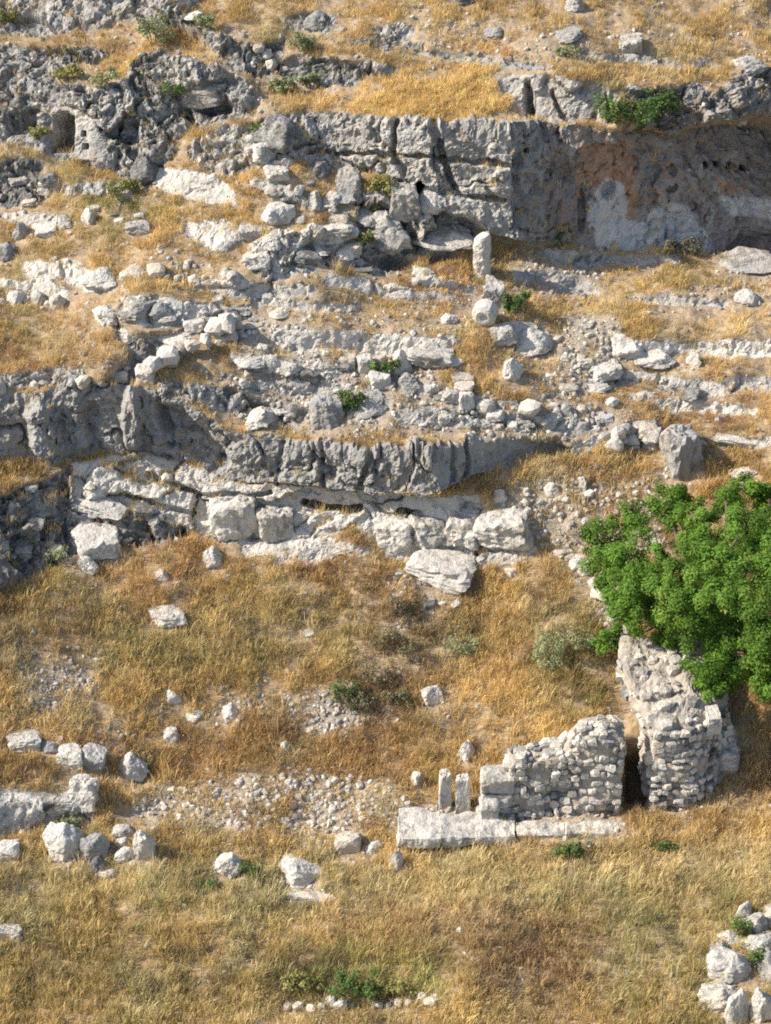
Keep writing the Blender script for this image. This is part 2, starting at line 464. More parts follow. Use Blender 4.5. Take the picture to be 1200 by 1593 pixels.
# the long grey cliff comes forward to a corner and turns away to the right of it
bulge += np.where(rid == IDX_D, 1.1 * np.clip((FU - 380) / 282, 0, 1) ** 1.2, 0)
bulge += np.where(rid == IDX_DR, 1.1 - 2.0 * np.clip((FU - 662) / 230, 0, 1), 0)
disp += blur1(bulge, 1)
PF = P0 + NF * disp.reshape(-1, 1)
PFG = PF.reshape(NV, NU, 3)


def surf(u, v):
    """point of the finished hillside under a point of the photograph"""
    i = int(np.clip(np.searchsorted(us, u), 1, NU - 1))
    j = int(np.clip(np.searchsorted(vs, v), 1, NV - 1))
    fx = (u - us[i - 1]) / (us[i] - us[i - 1])
    fy = (v - vs[j - 1]) / (vs[j] - vs[j - 1])
    p = (PFG[j - 1, i - 1] * (1 - fx) + PFG[j - 1, i] * fx) * (1 - fy) + (PFG[j, i - 1] * (1 - fx) + PFG[j, i] * fx) * fy
    return Vector(p)


def mpp(p):
    """metres per photo pixel at a point"""
    d = p - Vector(CAMPOS)
    return (d.y * math.cos(PITCH) - d.z * math.sin(PITCH)) / FPX


def elev(p):
    d = p - Vector(CAMPOS)
    return math.atan2(-d.z, d.y)


def paint(lst, rad):
    A = np.zeros(FU.shape)
    for poly, val in lst:
        A = np.where(inpoly(poly, XU, XV), val, A)
    return blur(A, rad)
# ------------------------------------------------------------------ painted facts of the place (what grows or lies where)
GRAVEL = paint([
 ([(15,1060),(150,1020),(165,1075),(60,1105)], .9),
 ([(215,1215),(350,1200),(470,1195),(612,1205),(612,1285),(420,1300),(215,1295)], .75),
 ([(445,1075),(560,1060),(575,1130),(480,1150),(440,1120)], .8),
 ([(330,1075),(440,1060),(430,1115),(330,1120)], .6),
 ([(745,770),(890,730),(1045,740),(1030,870),(880,860),(840,840)], .75),
 ([(600,630),(700,610),(860,615),(1000,640),(1000,700),(860,690),(700,690),(600,670)], .75),
 ([(330,500),(430,500),(560,560),(700,570),(690,640),(560,690),(380,660),(330,600),(380,560)], .75),
 ([(860,470),(960,500),(950,600),(870,640),(830,600),(880,540)], .85),
 ([(400,440),(760,430),(760,520),(420,510)], .45),
 ([(180,390),(400,400),(400,440),(180,440)], .4),
 ([(0,1300),(300,1300),(620,1300),(620,1390),(0,1345)], .25),
 ([(0,66),(200,64),(420,90),(430,170),(480,180),(420,190),(380,150),(200,80)], .5),
 ([(640,30),(1200,60),(1200,100),(800,110),(640,100)], .35),
 ([(790,400),(930,390),(940,470),(800,450)], .7),
 ([(1100,420),(1200,430),(1200,480),(1050,480)], .5),
 ([(860,850),(900,860),(960,960),(985,1010),(950,1010),(920,930)], .9),
 ([(600,880),(700,910),(690,1000),(640,1000),(600,930)], .45),
 ([(600,1240),(980,1245),(980,1310),(600,1312)], .5),
 ([(420,1385),(540,1380),(530,1400),(430,1402)], .7),
 ([(440,1550),(700,1540),(700,1575),(450,1580)], .5),
], 6)
GRAVEL = np.clip(GRAVEL + .40 * sstep(.2, .8, fbm(P0 * .55 + 3, 3)).reshape(FU.shape) * (FV < 700), 0, 1)
GREEN = paint([
 ([(-700,1310),(640,1340),(1900,1290),(1900,1440),(900,1440),(300,1420),(-700,1440)], .47),
 ([(-700,1440),(420,1420),(420,2000),(-700,2000)], .33),
 ([(960,1440),(1900,1400),(1900,2000),(960,2000)], .48),
 ([(420,1440),(960,1440),(960,2000),(420,2000)], .22),
 ([(130,950),(330,930),(560,920),(590,1010),(400,1060),(150,1060)], .40),
 ([(820,960),(960,960),(950,1130),(880,1130),(830,1060)], .55),
 ([(690,970),(760,960),(770,1020),(700,1030)], .5),
 ([(0,480),(90,480),(90,540),(0,540)], .45),
 ([(110,280),(260,270),(280,350),(140,350)], .6),
 ([(0,280),(110,300),(140,360),(0,370)], .4),
 ([(920,400),(1110,405),(1110,450),(930,460)], .45),
 ([(430,1470),(700,1480),(700,1560),(440,1555)], .75),
 ([(0,860),(140,880),(130,960),(0,980)], .4),
 ([(60,90),(130,80),(160,130),(80,125)], .7),
], 12)
RUSTY = paint([
 ([(-60,480),(170,490),(190,560),(60,610),(-60,610)], .55),
 ([(440,840),(600,830),(640,930),(520,960),(430,900)], .6),
 ([(220,830),(330,830),(430,900),(230,940)], .45),
 ([(200,1110),(640,1090),(640,1215),(300,1230),(200,1200)], .60),
 ([(680,1000),(900,990),(900,1140),(720,1160)], .35),
 ([(600,400),(760,395),(760,440),(600,440)], .7),
 ([(960,590),(1200,620),(1200,690),(980,680)], .6),
 ([(700,530),(860,530),(860,610),(680,610)], .5),
 ([(480,1400),(930,1400),(930,1560),(480,1560)], .6),
 ([(1130,1090),(1900,1080),(1900,1320),(1150,1290)], .5),
 ([(0,60),(320,50),(320,95),(0,80)], .5),
 ([(0,1090),(100,1090),(110,1210),(0,1210)], .5),
 ([(-60,900),(200,880),(170,1010),(-60,1030)], .45),
], 14)
GOLD = paint([
 ([(480,186),(540,140),(640,112),(740,112),(800,140),(830,172),(790,188)], 1.0),
 ([(1120,470),(1200,480),(1200,520),(1100,520)], .5),
 ([(700,1060),(860,1050),(850,1140),(700,1160)], .6),
 ([(130,1060),(400,1060),(380,1130),(140,1110)], .5),
 ([(1150,1240),(1900,1230),(1900,1330),(1150,1330)], .6),
 ([(600,1340),(900,1380),(600,1440)], .3),
], 8)
STRAW = paint([([(-700,1345),(300,1350),(640,1345),(1000,1330),(1900,1320),(1900,1400),(1000,1400),(600,1425),(200,1400),(-700,1400)], .42),
               ([(560,1400),(900,1395),(800,1425),(560,1440)], .5), ([(180,960),(480,950),(520,1000),(200,1020)], .35), ([(380,1560),(560,1580),(600,1650),(300,1650)], .4)], 10)
DEAD = paint([
 ([(740,1420),(930,1420),(940,1500),(880,1570),(740,1560)], .7), ([(570,880),(640,890),(665,960),(660,1130),(560,1140),(500,1100),(580,1020)], .8),
 ([(860,1010),(900,1000),(900,1110),(850,1110)], .6), ([(430,1460),(470,1450),(480,1560),(420,1560)], .5), ([(60,930),(170,900),(160,1000),(80,1000)], .4),
 ([(500,880),(620,880),(640,960),(560,940)], .4), ([(620,1420),(740,1410),(740,1470),(640,1480)], .3),
], 10)
BARE = paint([
 ([(620,1248),(800,1248),(980,1270),(980,1312),(620,1315)], 1),
 ([(860,840),(905,850),(965,955),(990,1015),(945,1010),(915,930)], .9),
 ([(790,388),(930,385),(940,450),(830,440)], .6),
 ([(950,1000),(1160,1000),(1170,1255),(1010,1262),(970,1250)], .7), ([(955,1120),(1015,1140),(1015,1262),(965,1262)], 1),
], 3)
BROWN = paint([([(800,185),(850,190),(860,380),(800,380)], .35), ([(850,185),(1270,120),(1270,420),(850,380)], .7), ([(1100,100),(1270,80),(1270,200),(1100,200)], .3)], 4)
ORANGE = paint([([(908,226),(985,222),(1002,250),(992,300),(1000,345),(975,345),(962,300),(922,292),(892,276),(905,255)], .95), ([(985,215),(1060,225),(1080,300),(1000,330)], .30), ([(800,250),(900,260),(900,330),(820,330)], .22),
                ([(1125,285),(1190,290),(1185,312),(1130,310)], .5)], 2)
PALE = np.clip(PALE, 0, 1)
WHITE = paint([([(918,345),(925,295),(950,278),(970,290),(974,345),(1000,350),(1062,318),(1090,345),(1105,365),(1128,392),(1000,392),(930,380)], .9),
               ([(1135,315),(1270,312),(1270,345),(1150,345)], .7),
               ([(-60,1216),(95,1236),(150,1208),(154,1246),(-60,1250)], .7), ([(330,775),(400,770),(390,845),(330,840)], .6), ([(450,790),(600,790),(600,850),(500,835)], .5), ([(690,790),(830,790),(830,850),(690,860)], .4),
               ([(120,728),(215,740),(210,800),(120,792)], .25)], 3)
PALE = np.where(WHITE > .01, np.maximum(PALE, WHITE + .05), PALE)
DARK = DARK * (1 - WHITE * .9) * (1 - ORANGE * .8)
# grey weathered crust of the old faces, fresh cream where they broke away
CRUST = paint([([(-60,600),(200,590),(370,660),(660,690),(890,684),(890,712),(740,745),(665,772),(360,746),(140,706),(-60,726)], .8),
               ([(465,170),(785,188),(785,240),(465,232)], .5)], 3)


def attr(me, name, vals):
    a = me.attributes.new(name, 'FLOAT', 'POINT')
    a.data.foreach_set('value', np.ascontiguousarray(vals, dtype=np.float32))


# ------------------------------------------------------------------ materials
def mat(name):
    m = bpy.data.materials.new(name)
    m.use_nodes = True
    n = m.node_tree
    n.nodes.clear()
    out = n.nodes.new('ShaderNodeOutputMaterial')
    b = n.nodes.new('ShaderNodeBsdfPrincipled')
    b.inputs['Roughness'].default_value = .92
    b.inputs['Specular IOR Level'].default_value = .15
    n.links.new(b.outputs[0], out.inputs[0])
    return m, n, b


def N(n, typ, **kw):
    x = n.nodes.new(typ)
    for k, v in kw.items():
        setattr(x, k, v)
    return x


def setin(n, sock, v):
    if isinstance(v, (int, float, tuple)):
        sock.default_value = v
    else:
        n.links.new(v, sock)


def noise(n, scale, detail=4, rough=.6, vec=None):
    x = N(n, 'ShaderNodeTexNoise')
    x.inputs['Scale'].default_value = scale
    x.inputs['Detail'].default_value = detail
    x.inputs['Roughness'].default_value = rough
    if vec is not None:
        n.links.new(vec, x.inputs['Vector'])
    return x.outputs[0]


def mth(n, op, a, b=0.0, clamp=False):
    x = N(n, 'ShaderNodeMath', operation=op)
    x.use_clamp = clamp
    setin(n, x.inputs[0], a)
    setin(n, x.inputs[1], b)
    return x.outputs[0]


def ramp(n, v, a, b, lo=0.0, hi=1.0):
    x = N(n, 'ShaderNodeMapRange', interpolation_type='SMOOTHSTEP')
    setin(n, x.inputs[0], v)
    x.inputs[1].default_value = a
    x.inputs[2].default_value = b
    x.inputs[3].default_value = lo
    x.inputs[4].default_value = hi
    return x.outputs[0]


def mix(n, f, a, b, mode='MIX'):
    x = N(n, 'ShaderNodeMix', data_type='RGBA', blend_type=mode)
    setin(n, x.inputs[0], f)
    for s, v in ((x.inputs[6], a), (x.inputs[7], b)):
        if isinstance(v, tuple):
            s.default_value = v + (1,) if len(v) == 3 else v
        else:
            n.links.new(v, s)
    return x.outputs[2]


def at(n, name, typ='GEOMETRY'):
    x = N(n, 'ShaderNodeAttribute', attribute_name=name, attribute_type=typ)
    return x


def rock_mat(name, pale=None, dark=None, warm=0.0, scale=1.0, island=False):
    m, n, b = mat(name)
    geo = N(n, 'ShaderNodeNewGeometry')
    pos = geo.outputs['Position']
    big = noise(n, .55 * scale, 5, .6, pos)
    mid = noise(n, 2.4 * scale, 6, .65, pos)
    fin = noise(n, 11 * scale, 5, .7, pos)
    stretch = N(n, 'ShaderNodeMapping')
    stretch.inputs['Scale'].default_value = (2.6, 2.6, .45)
    n.links.new(pos, stretch.inputs[0])
    streak = noise(n, 1.3, 5, .62, stretch.outputs[0])
    if pale is None:
        pl, dk = at(n, 'pale').outputs['Fac'], at(n, 'dark').outputs['Fac']
        tone = at(n, 'tone').outputs['Fac']
    else:
        pl, dk = pale, dark
        tone = N(n, 'ShaderNodeObjectInfo').outputs['Random']
    f = mth(n, 'ADD', pl, mth(n, 'MULTIPLY', mth(n, 'SUBTRACT', big, .5), .9))
    f = mth(n, 'ADD', f, mth(n, 'MULTIPLY', mth(n, 'SUBTRACT', mid, .5), 1.1))
    f = mth(n, 'ADD', f, mth(n, 'MULTIPLY', mth(n, 'SUBTRACT', tone, .5), .35))
    f = ramp(n, f, .05, .95)
    c = mix(n, f, (.29, .287, .28), (.68, .635, .565))
    cream = mix(n, ramp(n, big, .42, .66), c, mix(n, .55, c, (.62, .50, .36)))
    c = mix(n, .6, c, cream)
    # dark lichen and weathering, in blotches and downward streaks
    d1 = mth(n, 'ADD', mth(n, 'MULTIPLY', mid, .55), mth(n, 'MULTIPLY', streak, .45))
    d1 = mth(n, 'ADD', d1, mth(n, 'MULTIPLY', mth(n, 'SUBTRACT', fin, .5), .35))
    d1 = mth(n, 'ADD', d1, mth(n, 'MULTIPLY', mth(n, 'SUBTRACT', dk, .5), .30))
    d1 = mth(n, 'ADD', d1, mth(n, 'MULTIPLY', mth(n, 'SUBTRACT', big, .5), .30))
    dm = mth(n, 'MULTIPLY', ramp(n, d1, .46, .57), mth(n, 'MINIMUM', mth(n, 'MULTIPLY', dk, 1.5), .92) if not isinstance(dk, float) else min(dk * 1.5, .92))
    c = mix(n, dm, c, (.105, .105, .10))
    sp = ramp(n, fin, .60, .72)
    c = mix(n, mth(n, 'MULTIPLY', sp, .45), c, (.12, .115, .105))
    if pale is None:
        br = at(n, 'brown').outputs['Fac']
        c = mix(n, mth(n, 'MULTIPLY', br, ramp(n, mth(n, 'ADD', mid, streak), .75, 1.15, .35, 1.0)), c, mix(n, streak, (.13, .095, .075), (.46, .32, .245)))
        orr = at(n, 'orange').outputs['Fac']
        var = mth(n, 'ADD', mth(n, 'MULTIPLY', mth(n, 'SUBTRACT', mid, .5), 1.3), mth(n, 'MULTIPLY', mth(n, 'SUBTRACT', streak, .5), .9))
        c = mix(n, mth(n, 'MULTIPLY', ramp(n, mth(n, 'ADD', orr, var), .24, .54), .95), c, mix(n, mid, (.34, .18, .10), (.60, .37, .23)))
        wh = at(n, 'white').outputs['Fac']
        c = mix(n, mth(n, 'MULTIPLY', ramp(n, mth(n, 'ADD', wh, var), .24, .58), .92), c, mix(n, fin, (.55, .53, .50), (.78, .75, .70)))
        cr = at(n, 'crust').outputs['Fac']
        c = mix(n, mth(n, 'MULTIPLY', cr, ramp(n, streak, .3, .6, .3, .8)), c, mix(n, mid, (.20, .195, .185), (.46, .44, .41)))
        # soil lodged on ledges
        so_ = at(n, 'soil').outputs['Fac']
        c = mix(n, mth(n, 'MULTIPLY', so_, ramp(n, mid, .35, .6)), c, (.40, .30, .18))
    elif warm:
        c = mix(n, warm, c, (.58, .44, .30))
    c = mix(n, ramp(n, fin, .3, .7, 0, .35), c, mix(n, .5, c, (.75, .70, .62)))
    n.links.new(c, b.inputs['Base Color'])
    bp = N(n, 'ShaderNodeBump')
    bp.inputs['Strength'].default_value = 1.0
    bp.inputs['Distance'].default_value = .12 / scale
    n.links.new(mth(n, 'ADD', mth(n, 'MULTIPLY', fin, .6), mth(n, 'MULTIPLY', mid, .9)), bp.inputs['Height'])
    n.links.new(bp.outputs[0], b.inputs['Normal'])
    return m


M_ROCK = rock_mat('weathered_limestone')
M_PALE = rock_mat('pale_limestone', .90, .36)
M_GREY = rock_mat('grey_limestone', .52, .45)
M_DARK = rock_mat('lichen_limestone', .25, .7)
M_CREAM = rock_mat('cream_limestone', .72, .2, warm=.4)
M_MORTAR = rock_mat('mortar', .16, .45, warm=.30, scale=1.8)
M_MASON = rock_mat('masonry_stone', .85, .28, warm=.15, scale=1.6)
M_ASHLAR = rock_mat('dressed_stone', .72, .42)

m, n, b = mat('earth')
M_EARTH = m
pos = N(n, 'ShaderNodeNewGeometry').outputs['Position']
n1 = noise(n, .8, 5, .6, pos)
n2 = noise(n, 4.5, 6, .68, pos)
n3 = noise(n, 22, 4, .7, pos)
c = mix(n, ramp(n, n2, .35, .65), (.32, .235, .155), (.54, .42, .28))
c = mix(n, ramp(n, n1, .45, .7, 0, .6), c, (.42, .28, .14))
gr = at(n, 'gravel').outputs['Fac']
gcol = mix(n, ramp(n, n3, .35, .65), (.29, .24, .19), (.55, .49, .41))
gcol = mix(n, ramp(n, n2, .4, .7, 0, .5), gcol, (.45, .35, .25))
c = mix(n, mth(n, 'MULTIPLY', gr, ramp(n, mth(n, 'ADD', n2, mth(n, 'MULTIPLY', gr, .5)), .5, .85), True), c, gcol)
n.links.new(c, b.inputs['Base Color'])
bp = N(n, 'ShaderNodeBump')
bp.inputs['Strength'].default_value = .8
bp.inputs['Distance'].default_value = .06
n.links.new(mth(n, 'ADD', n3, n2), bp.inputs['Height'])
n.links.new(bp.outputs[0], b.inputs['Normal'])


def leaf_mat(name, col, tint=True, trans=.35):
    m, n, b = mat(name)
    out = [x for x in n.nodes if x.type == 'OUTPUT_MATERIAL'][0]
    if tint == 'INST':
        c = at(n, 'tint', 'INSTANCER').outputs['Color']
    elif tint:
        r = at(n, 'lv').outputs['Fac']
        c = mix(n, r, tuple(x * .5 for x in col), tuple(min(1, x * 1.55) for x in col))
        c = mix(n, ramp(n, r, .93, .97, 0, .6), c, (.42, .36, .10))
    n.links.new(c, b.inputs['Base Color'])
    b.inputs['Roughness'].default_value = .7
    tr = N(n, 'ShaderNodeBsdfTranslucent')
    n.links.new(c, tr.inputs[0])
    ms = N(n, 'ShaderNodeMixShader')
    ms.inputs[0].default_value = trans
    n.links.new(b.outputs[0], ms.inputs[1])
    n.links.new(tr.outputs[0], ms.inputs[2])
    n.links.new(ms.outputs[0], out.inputs[0])
    return m


M_GRASS = leaf_mat('dry_grass_blades', None, 'INST', .25)
M_LEAF = leaf_mat('fresh_leaves', (.138, .25, .038), True, .36)
M_LEAF2 = leaf_mat('bush_leaves', (.12, .185, .055), True, .3)
M_LEAF3 = leaf_mat('grey_green_leaves', (.30, .33, .17), True, .25)
M_LEAF4 = leaf_mat('dark_scrub_twigs', (.19, .17, .095), True, .15)
M_LEAF5 = leaf_mat('yellow_green_leaves', (.30, .29, .10), True, .3)
m, n, b = mat('bark')
M_BARK = m
pos = N(n, 'ShaderNodeNewGeometry').outputs['Position']
n.links.new(mix(n, noise(n, 9, 5, .6, pos), (.06, .045, .035), (.24, .19, .15)), b.inputs['Base Color'])


# ------------------------------------------------------------------ mesh helpers
def fast_mesh(name, V, F, smooth=False):
    me = bpy.data.meshes.new(name)
    V = np.ascontiguousarray(V, dtype=np.float32)
    F = np.ascontiguousarray(F, dtype=np.int32)
    k = F.shape[1]
    me.vertices.add(len(V))
    me.vertices.foreach_set('co', V.ravel())
    me.loops.add(F.size)
    me.loops.foreach_set('vertex_index', F.ravel())
    me.polygons.add(len(F))
    me.polygons.foreach_set('loop_start', np.arange(0, F.size, k, dtype=np.int32))
    me.polygons.foreach_set('loop_total', np.full(len(F), k, dtype=np.int32))
    me.polygons.foreach_set('use_smooth', np.full(len(F), smooth))
    me.update(calc_edges=True)
    return me


def link(name, me, material=None, parent=None):
    o = bpy.data.objects.new(name, me)
    COL.objects.link(o)
    if material is not None and me is not None and len(me.materials) == 0:
        me.materials.append(material)
    if parent is not None:
        o.parent = parent
    return o


def empty(name, loc):
    o = bpy.data.objects.new(name, None)
    o.empty_display_size = .2
    o.location = loc
    COL.objects.link(o)
    return o


def tag(o, label, cat, group=None, kind=None):
    o['label'] = label
    o['category'] = cat
    if group:
        o['group'] = group
    o['kind'] = kind or 'thing'
    return o


# ------------------------------------------------------------------ the hillside and its rock formations
idx = np.arange(NV * NU).reshape(NV, NU)
quads = np.stack([idx[1:, :-1], idx[1:, 1:], idx[:-1, 1:], idx[:-1, :-1]], -1).reshape(-1, 4)
frid = rid[:-1, :-1].ravel()
NZ = NF[:, 2]
SOILM = sstep(.72, .92, NZ) * sstep(-.1, .5, fbm(P0 * 1.1 + 40, 3)) * .8
FIELDS = dict(pale=PALE.ravel(), dark=DARK.ravel(), tone=TONE, brown=BROWN.ravel(), orange=ORANGE.ravel(), white=WHITE.ravel(),
              crust=CRUST.ravel(), gravel=GRAVEL.ravel(), soil=SOILM)


def region_mesh(name, sel, material, fields, smooth):
    f = quads[sel]
    ids, inv = np.unique(f, return_inverse=True)
    me = fast_mesh(name, PF[ids], inv.reshape(-1, 4), smooth)
    for k in fields:
        attr(me, k, FIELDS[k][ids])
    return link(name, me, material)


hs = region_mesh('hillside', frid < 0, M_EARTH, ['gravel'], True)
hs['kind'] = 'structure'
for k, R in enumerate(REG):
    s = frid == k
    if s.sum() < 20:
        continue
    o = region_mesh(R[0], s, M_ROCK, ['pale', 'dark', 'tone', 'brown', 'orange', 'white', 'crust', 'soil'], False)
    tag(o, R[2], R[1])


# ------------------------------------------------------------------ scattering with geometry nodes (only for what nobody could count)
def proto_collection(name, meshes):
    c = bpy.data.collections.new(name)
    for i, me in enumerate(meshes):
        o = bpy.data.objects.new('%s_%02d' % (name, i), me)
        c.objects.link(o)
    return c


def scatter(name, pts, rots, scl, idxs, tint, coll):
    me = bpy.data.meshes.new(name)
    me.vertices.add(len(pts))
    me.vertices.foreach_set('co', np.ascontiguousarray(pts, dtype=np.float32).ravel())
    for nm, typ, key, arr in (('rot', 'FLOAT_VECTOR', 'vector', rots), ('scl', 'FLOAT_VECTOR', 'vector', scl), ('pick', 'INT', 'value', idxs), ('tint', 'FLOAT_COLOR', 'color', tint)):
        a = me.attributes.new(nm, typ, 'POINT')
        a.data.foreach_set(key, np.ascontiguousarray(arr, dtype=np.int32 if typ == 'INT' else np.float32).ravel())
    o = link(name, me)
    ng = bpy.data.node_groups.new(name, 'GeometryNodeTree')
    ng.interface.new_socket('Geometry', in_out='INPUT', socket_type='NodeSocketGeometry')
    ng.interface.new_socket('Geometry', in_out='OUTPUT', socket_type='NodeSocketGeometry')
    gi, go = ng.nodes.new('NodeGroupInput'), ng.nodes.new('NodeGroupOutput')
    ip = ng.nodes.new('GeometryNodeInstanceOnPoints')
    ci_ = ng.nodes.new('GeometryNodeCollectionInfo')
    ci_.inputs['Collection'].default_value = coll
    ci_.inputs['Separate Children'].default_value = True
    ci_.inputs['Reset Children'].default_value = True
    ip.inputs['Pick Instance'].default_value = True

    def named(nm, typ):
        x = ng.nodes.new('GeometryNodeInputNamedAttribute')
        x.data_type = typ
        x.inputs['Name'].default_value = nm
        return x.outputs['Attribute']
    er = ng.nodes.new('FunctionNodeEulerToRotation')
    ng.links.new(named('rot', 'FLOAT_VECTOR'), er.inputs[0])
    ng.links.new(gi.outputs[0], ip.inputs['Points'])
    ng.links.new(ci_.outputs[0], ip.inputs['Instance'])
    ng.links.new(named('pick', 'INT'), ip.inputs['Instance Index'])
    ng.links.new(er.outputs[0], ip.inputs['Rotation'])
    ng.links.new(named('scl', 'FLOAT_VECTOR'), ip.inputs['Scale'])
    ng.links.new(ip.outputs[0], go.inputs[0])
    md = o.modifiers.new('scatter', 'NODES')
    md.node_group = ng
    return o


def tuft_mesh(name, nb, hmin, hmax, spread, wid, seed, lean=.5):
    r = np.random.default_rng(seed)
    V, F = [], []
    for i in range(nb):
        a = r.random() * 6.283
        rr = spread * math.sqrt(r.random())
        b0 = np.array([rr * math.cos(a), rr * math.sin(a), -.03])
        h = hmin + (hmax - hmin) * r.random()
        la = a + r.normal() * .9
        ln = h * lean * (.3 + r.random())
        dirv = np.array([math.cos(la), math.sin(la), 0])
        w = np.array([-math.sin(la + r.normal()), math.cos(la + r.normal()), 0]) * wid * (.6 + .8 * r.random())
        p1 = b0 + np.array([0, 0, h * .55]) + dirv * ln * .3
        p2 = b0 + np.array([0, 0, h * (.95 - .25 * lean)]) + dirv * ln
        k = len(V)
        V += [b0 - w * .5, b0 + w * .5, p1 - w * .5, p1 + w * .5, p2 - w * .15, p2 + w * .15]
        F += [(k, k + 1, k + 3, k + 2), (k + 2, k + 3, k + 5, k + 4)]
    me = fast_mesh(name, np.array(V), np.array(F))
    me.materials.append(M_GRASS)
    return me


TUFTS = [tuft_mesh('tuft%d' % i, 17, .12, .36, .17, .012, 100 + i, .42) for i in range(5)] + \
        [tuft_mesh('tall%d' % i, 12, .30, .58, .12, .011, 200 + i, .38) for i in range(3)] + \
        [tuft_mesh('low%d' % i, 18, .06, .17, .20, .015, 300 + i, .8) for i in range(3)]
GRASS_COLL = proto_collection('grass_tuft', TUFTS)

# where grass stands
cell = PFG[:-1, :-1]
e1 = PFG[:-1, 1:] - cell
e2 = PFG[1:, :-1] - cell
nrm = np.cross(e1, -e2)
area = np.linalg.norm(nrm, axis=2)
nzc = nrm[:, :, 2] / np.maximum(area, 1e-9)
cu, cv = FU[:-1, :-1], FV[:-1, :-1]
cc = lambda A: A[:-1, :-1]
inr = (cu > -260) & (cu < 1460) & (cv > -200) & (cv < 1800)
Pc = PF.reshape(NV, NU, 3)[:-1, :-1].reshape(-1, 3)
patch = fbm(Pc * np.array([.5, .5, .5]), 3).reshape(cu.shape)
patch2 = fbm(Pc * 1.7 + 20, 3).reshape(cu.shape)
# ------------------------------------------------------------------ loose rocks and boulders
_ico = {}


def ico(sub):
    if sub not in _ico:
        bm = bmesh.new()
        bmesh.ops.create_icosphere(bm, subdivisions=sub, radius=1.0)
        _ico[sub] = (np.array([v.co[:] for v in bm.verts]), np.array([[v.index for v in f.verts] for f in bm.faces]))
        bm.free()
    return _ico[sub]


def rock_mesh(name, seed, sub=3, boxy=.5, rough=.06, extra=7, pits=.05):
    r = np.random.default_rng(seed)
    D, F = ico(sub)
    D = D / np.linalg.norm(D, axis=1)[:, None]
    nrm = []
    if boxy > .5:
        for ax in range(3):
            for sg in (-1, 1):
                v = np.zeros(3)
                v[ax] = sg
                v += r.normal(0, .30 * (1.12 - boxy), 3)
                nrm.append((v / np.linalg.norm(v), .72 + .2 * r.random()))
        for k in range(extra):
            v = r.normal(size=3)
            nrm.append((v / np.linalg.norm(v), .84 + .24 * r.random() + .18 * boxy))
    else:
        for k in range(extra + 6):
            v = r.normal(size=3)
            v[2] = abs(v[2]) * .9 - .2
            nrm.append((v / np.linalg.norm(v), .62 + .36 * r.random()))
    k = 24.0 + 24 * boxy
    acc = np.exp(-k * np.full(len(D), 1.25))
    for v, h in nrm:
        c = D @ v
        rr = np.where(c > .08, h / np.maximum(c, .08), 9)
        acc += np.exp(-k * np.minimum(rr, 6))
    R = -np.log(acc) / k
    V = D * R[:, None]
    o = r.random(3) * 50
    if sub >= 3:
        q = V + .25 * np.stack([fbm(V * 1.7 + o + 3, 2), fbm(V * 1.7 + o + 13, 2), fbm(V * 1.7 + o + 23, 2)], 1)
        w1, w2, wc = worley(q * 1.5 + o)
        cr = (1 - sstep(0, .07, w2 - w1)) * sstep(-.1, .3, fbm(V * 1.3 + o + 40, 2)) * .07 - (wc - .5) * .10
    else:
        cr = 0
    V *= (1 + rough * fbm(V * 2.2 + o, 4) * 1.6 - cr * (boxy < .95) + .035 * fbm(V * 7 + o, 3) - pits * sstep(.2, .6, fbm(V * 3.5 + o + 9, 2)))[:, None]
    if boxy <= .5:
        V[:, :2] *= (1 - .14 * V[:, 2:3])
    lo, hi = V.min(0), V.max(0)
    V = (V - (lo + hi) / 2) / ((hi - lo) / 2)
    return fast_mesh(name, V, F)


MK = {'p': M_PALE, 'g': M_GREY, 'd': M_DARK, 'c': M_CREAM, 'a': M_ASHLAR}
_seed = [1000]
CLEAR = []


def rock(x0, y0, x1, y1, kind, label, name='boulder', cat=None, boxy=.4, depth=.95, group=None, tilt=.12, rz=None, extra=7, rough=.07, lift=0.0):
    _seed[0] += 1
    rr = random.Random(_seed[0])
    h = y1 - y0
    G = surf((x0 + x1) / 2, y1 - .15 * h)
    s, e = mpp(G), elev(G)
    Wm, hp = (x1 - x0) * s, h * s
    Dm = min(Wm * depth, hp / math.sin(e) * .85)
    Hz = max(.3 * hp, (hp - .72 * Dm * math.sin(e)) / (.95 * math.cos(e)))
    px = max(x1 - x0, h)
    sub = 4 if px > 34 else 3 if px > 13 else 2
    me = rock_mesh(name, _seed[0], sub, boxy, rough, extra)
    CLEAR.append((x0, y0, x1, y1))
    o = link(name, me, MK[kind])
    dy_ = max(0.0, surf((x0 + x1) / 2, y0).y - surf((x0 + x1) / 2, y1).y)
    o.location = G + Vector((0, min(Dm * .42, .40 * dy_ + .02 * Dm), Hz * .36 + lift))
    o.scale = (Wm / 2 * 1.08, Dm / 2 * 1.05, Hz * .68)
    o.rotation_euler = (rr.uniform(-tilt, tilt), rr.uniform(-tilt, tilt), rr.uniform(-.25, .25) if rz is None else rz)
    tag(o, label, cat or name, group)
    return o


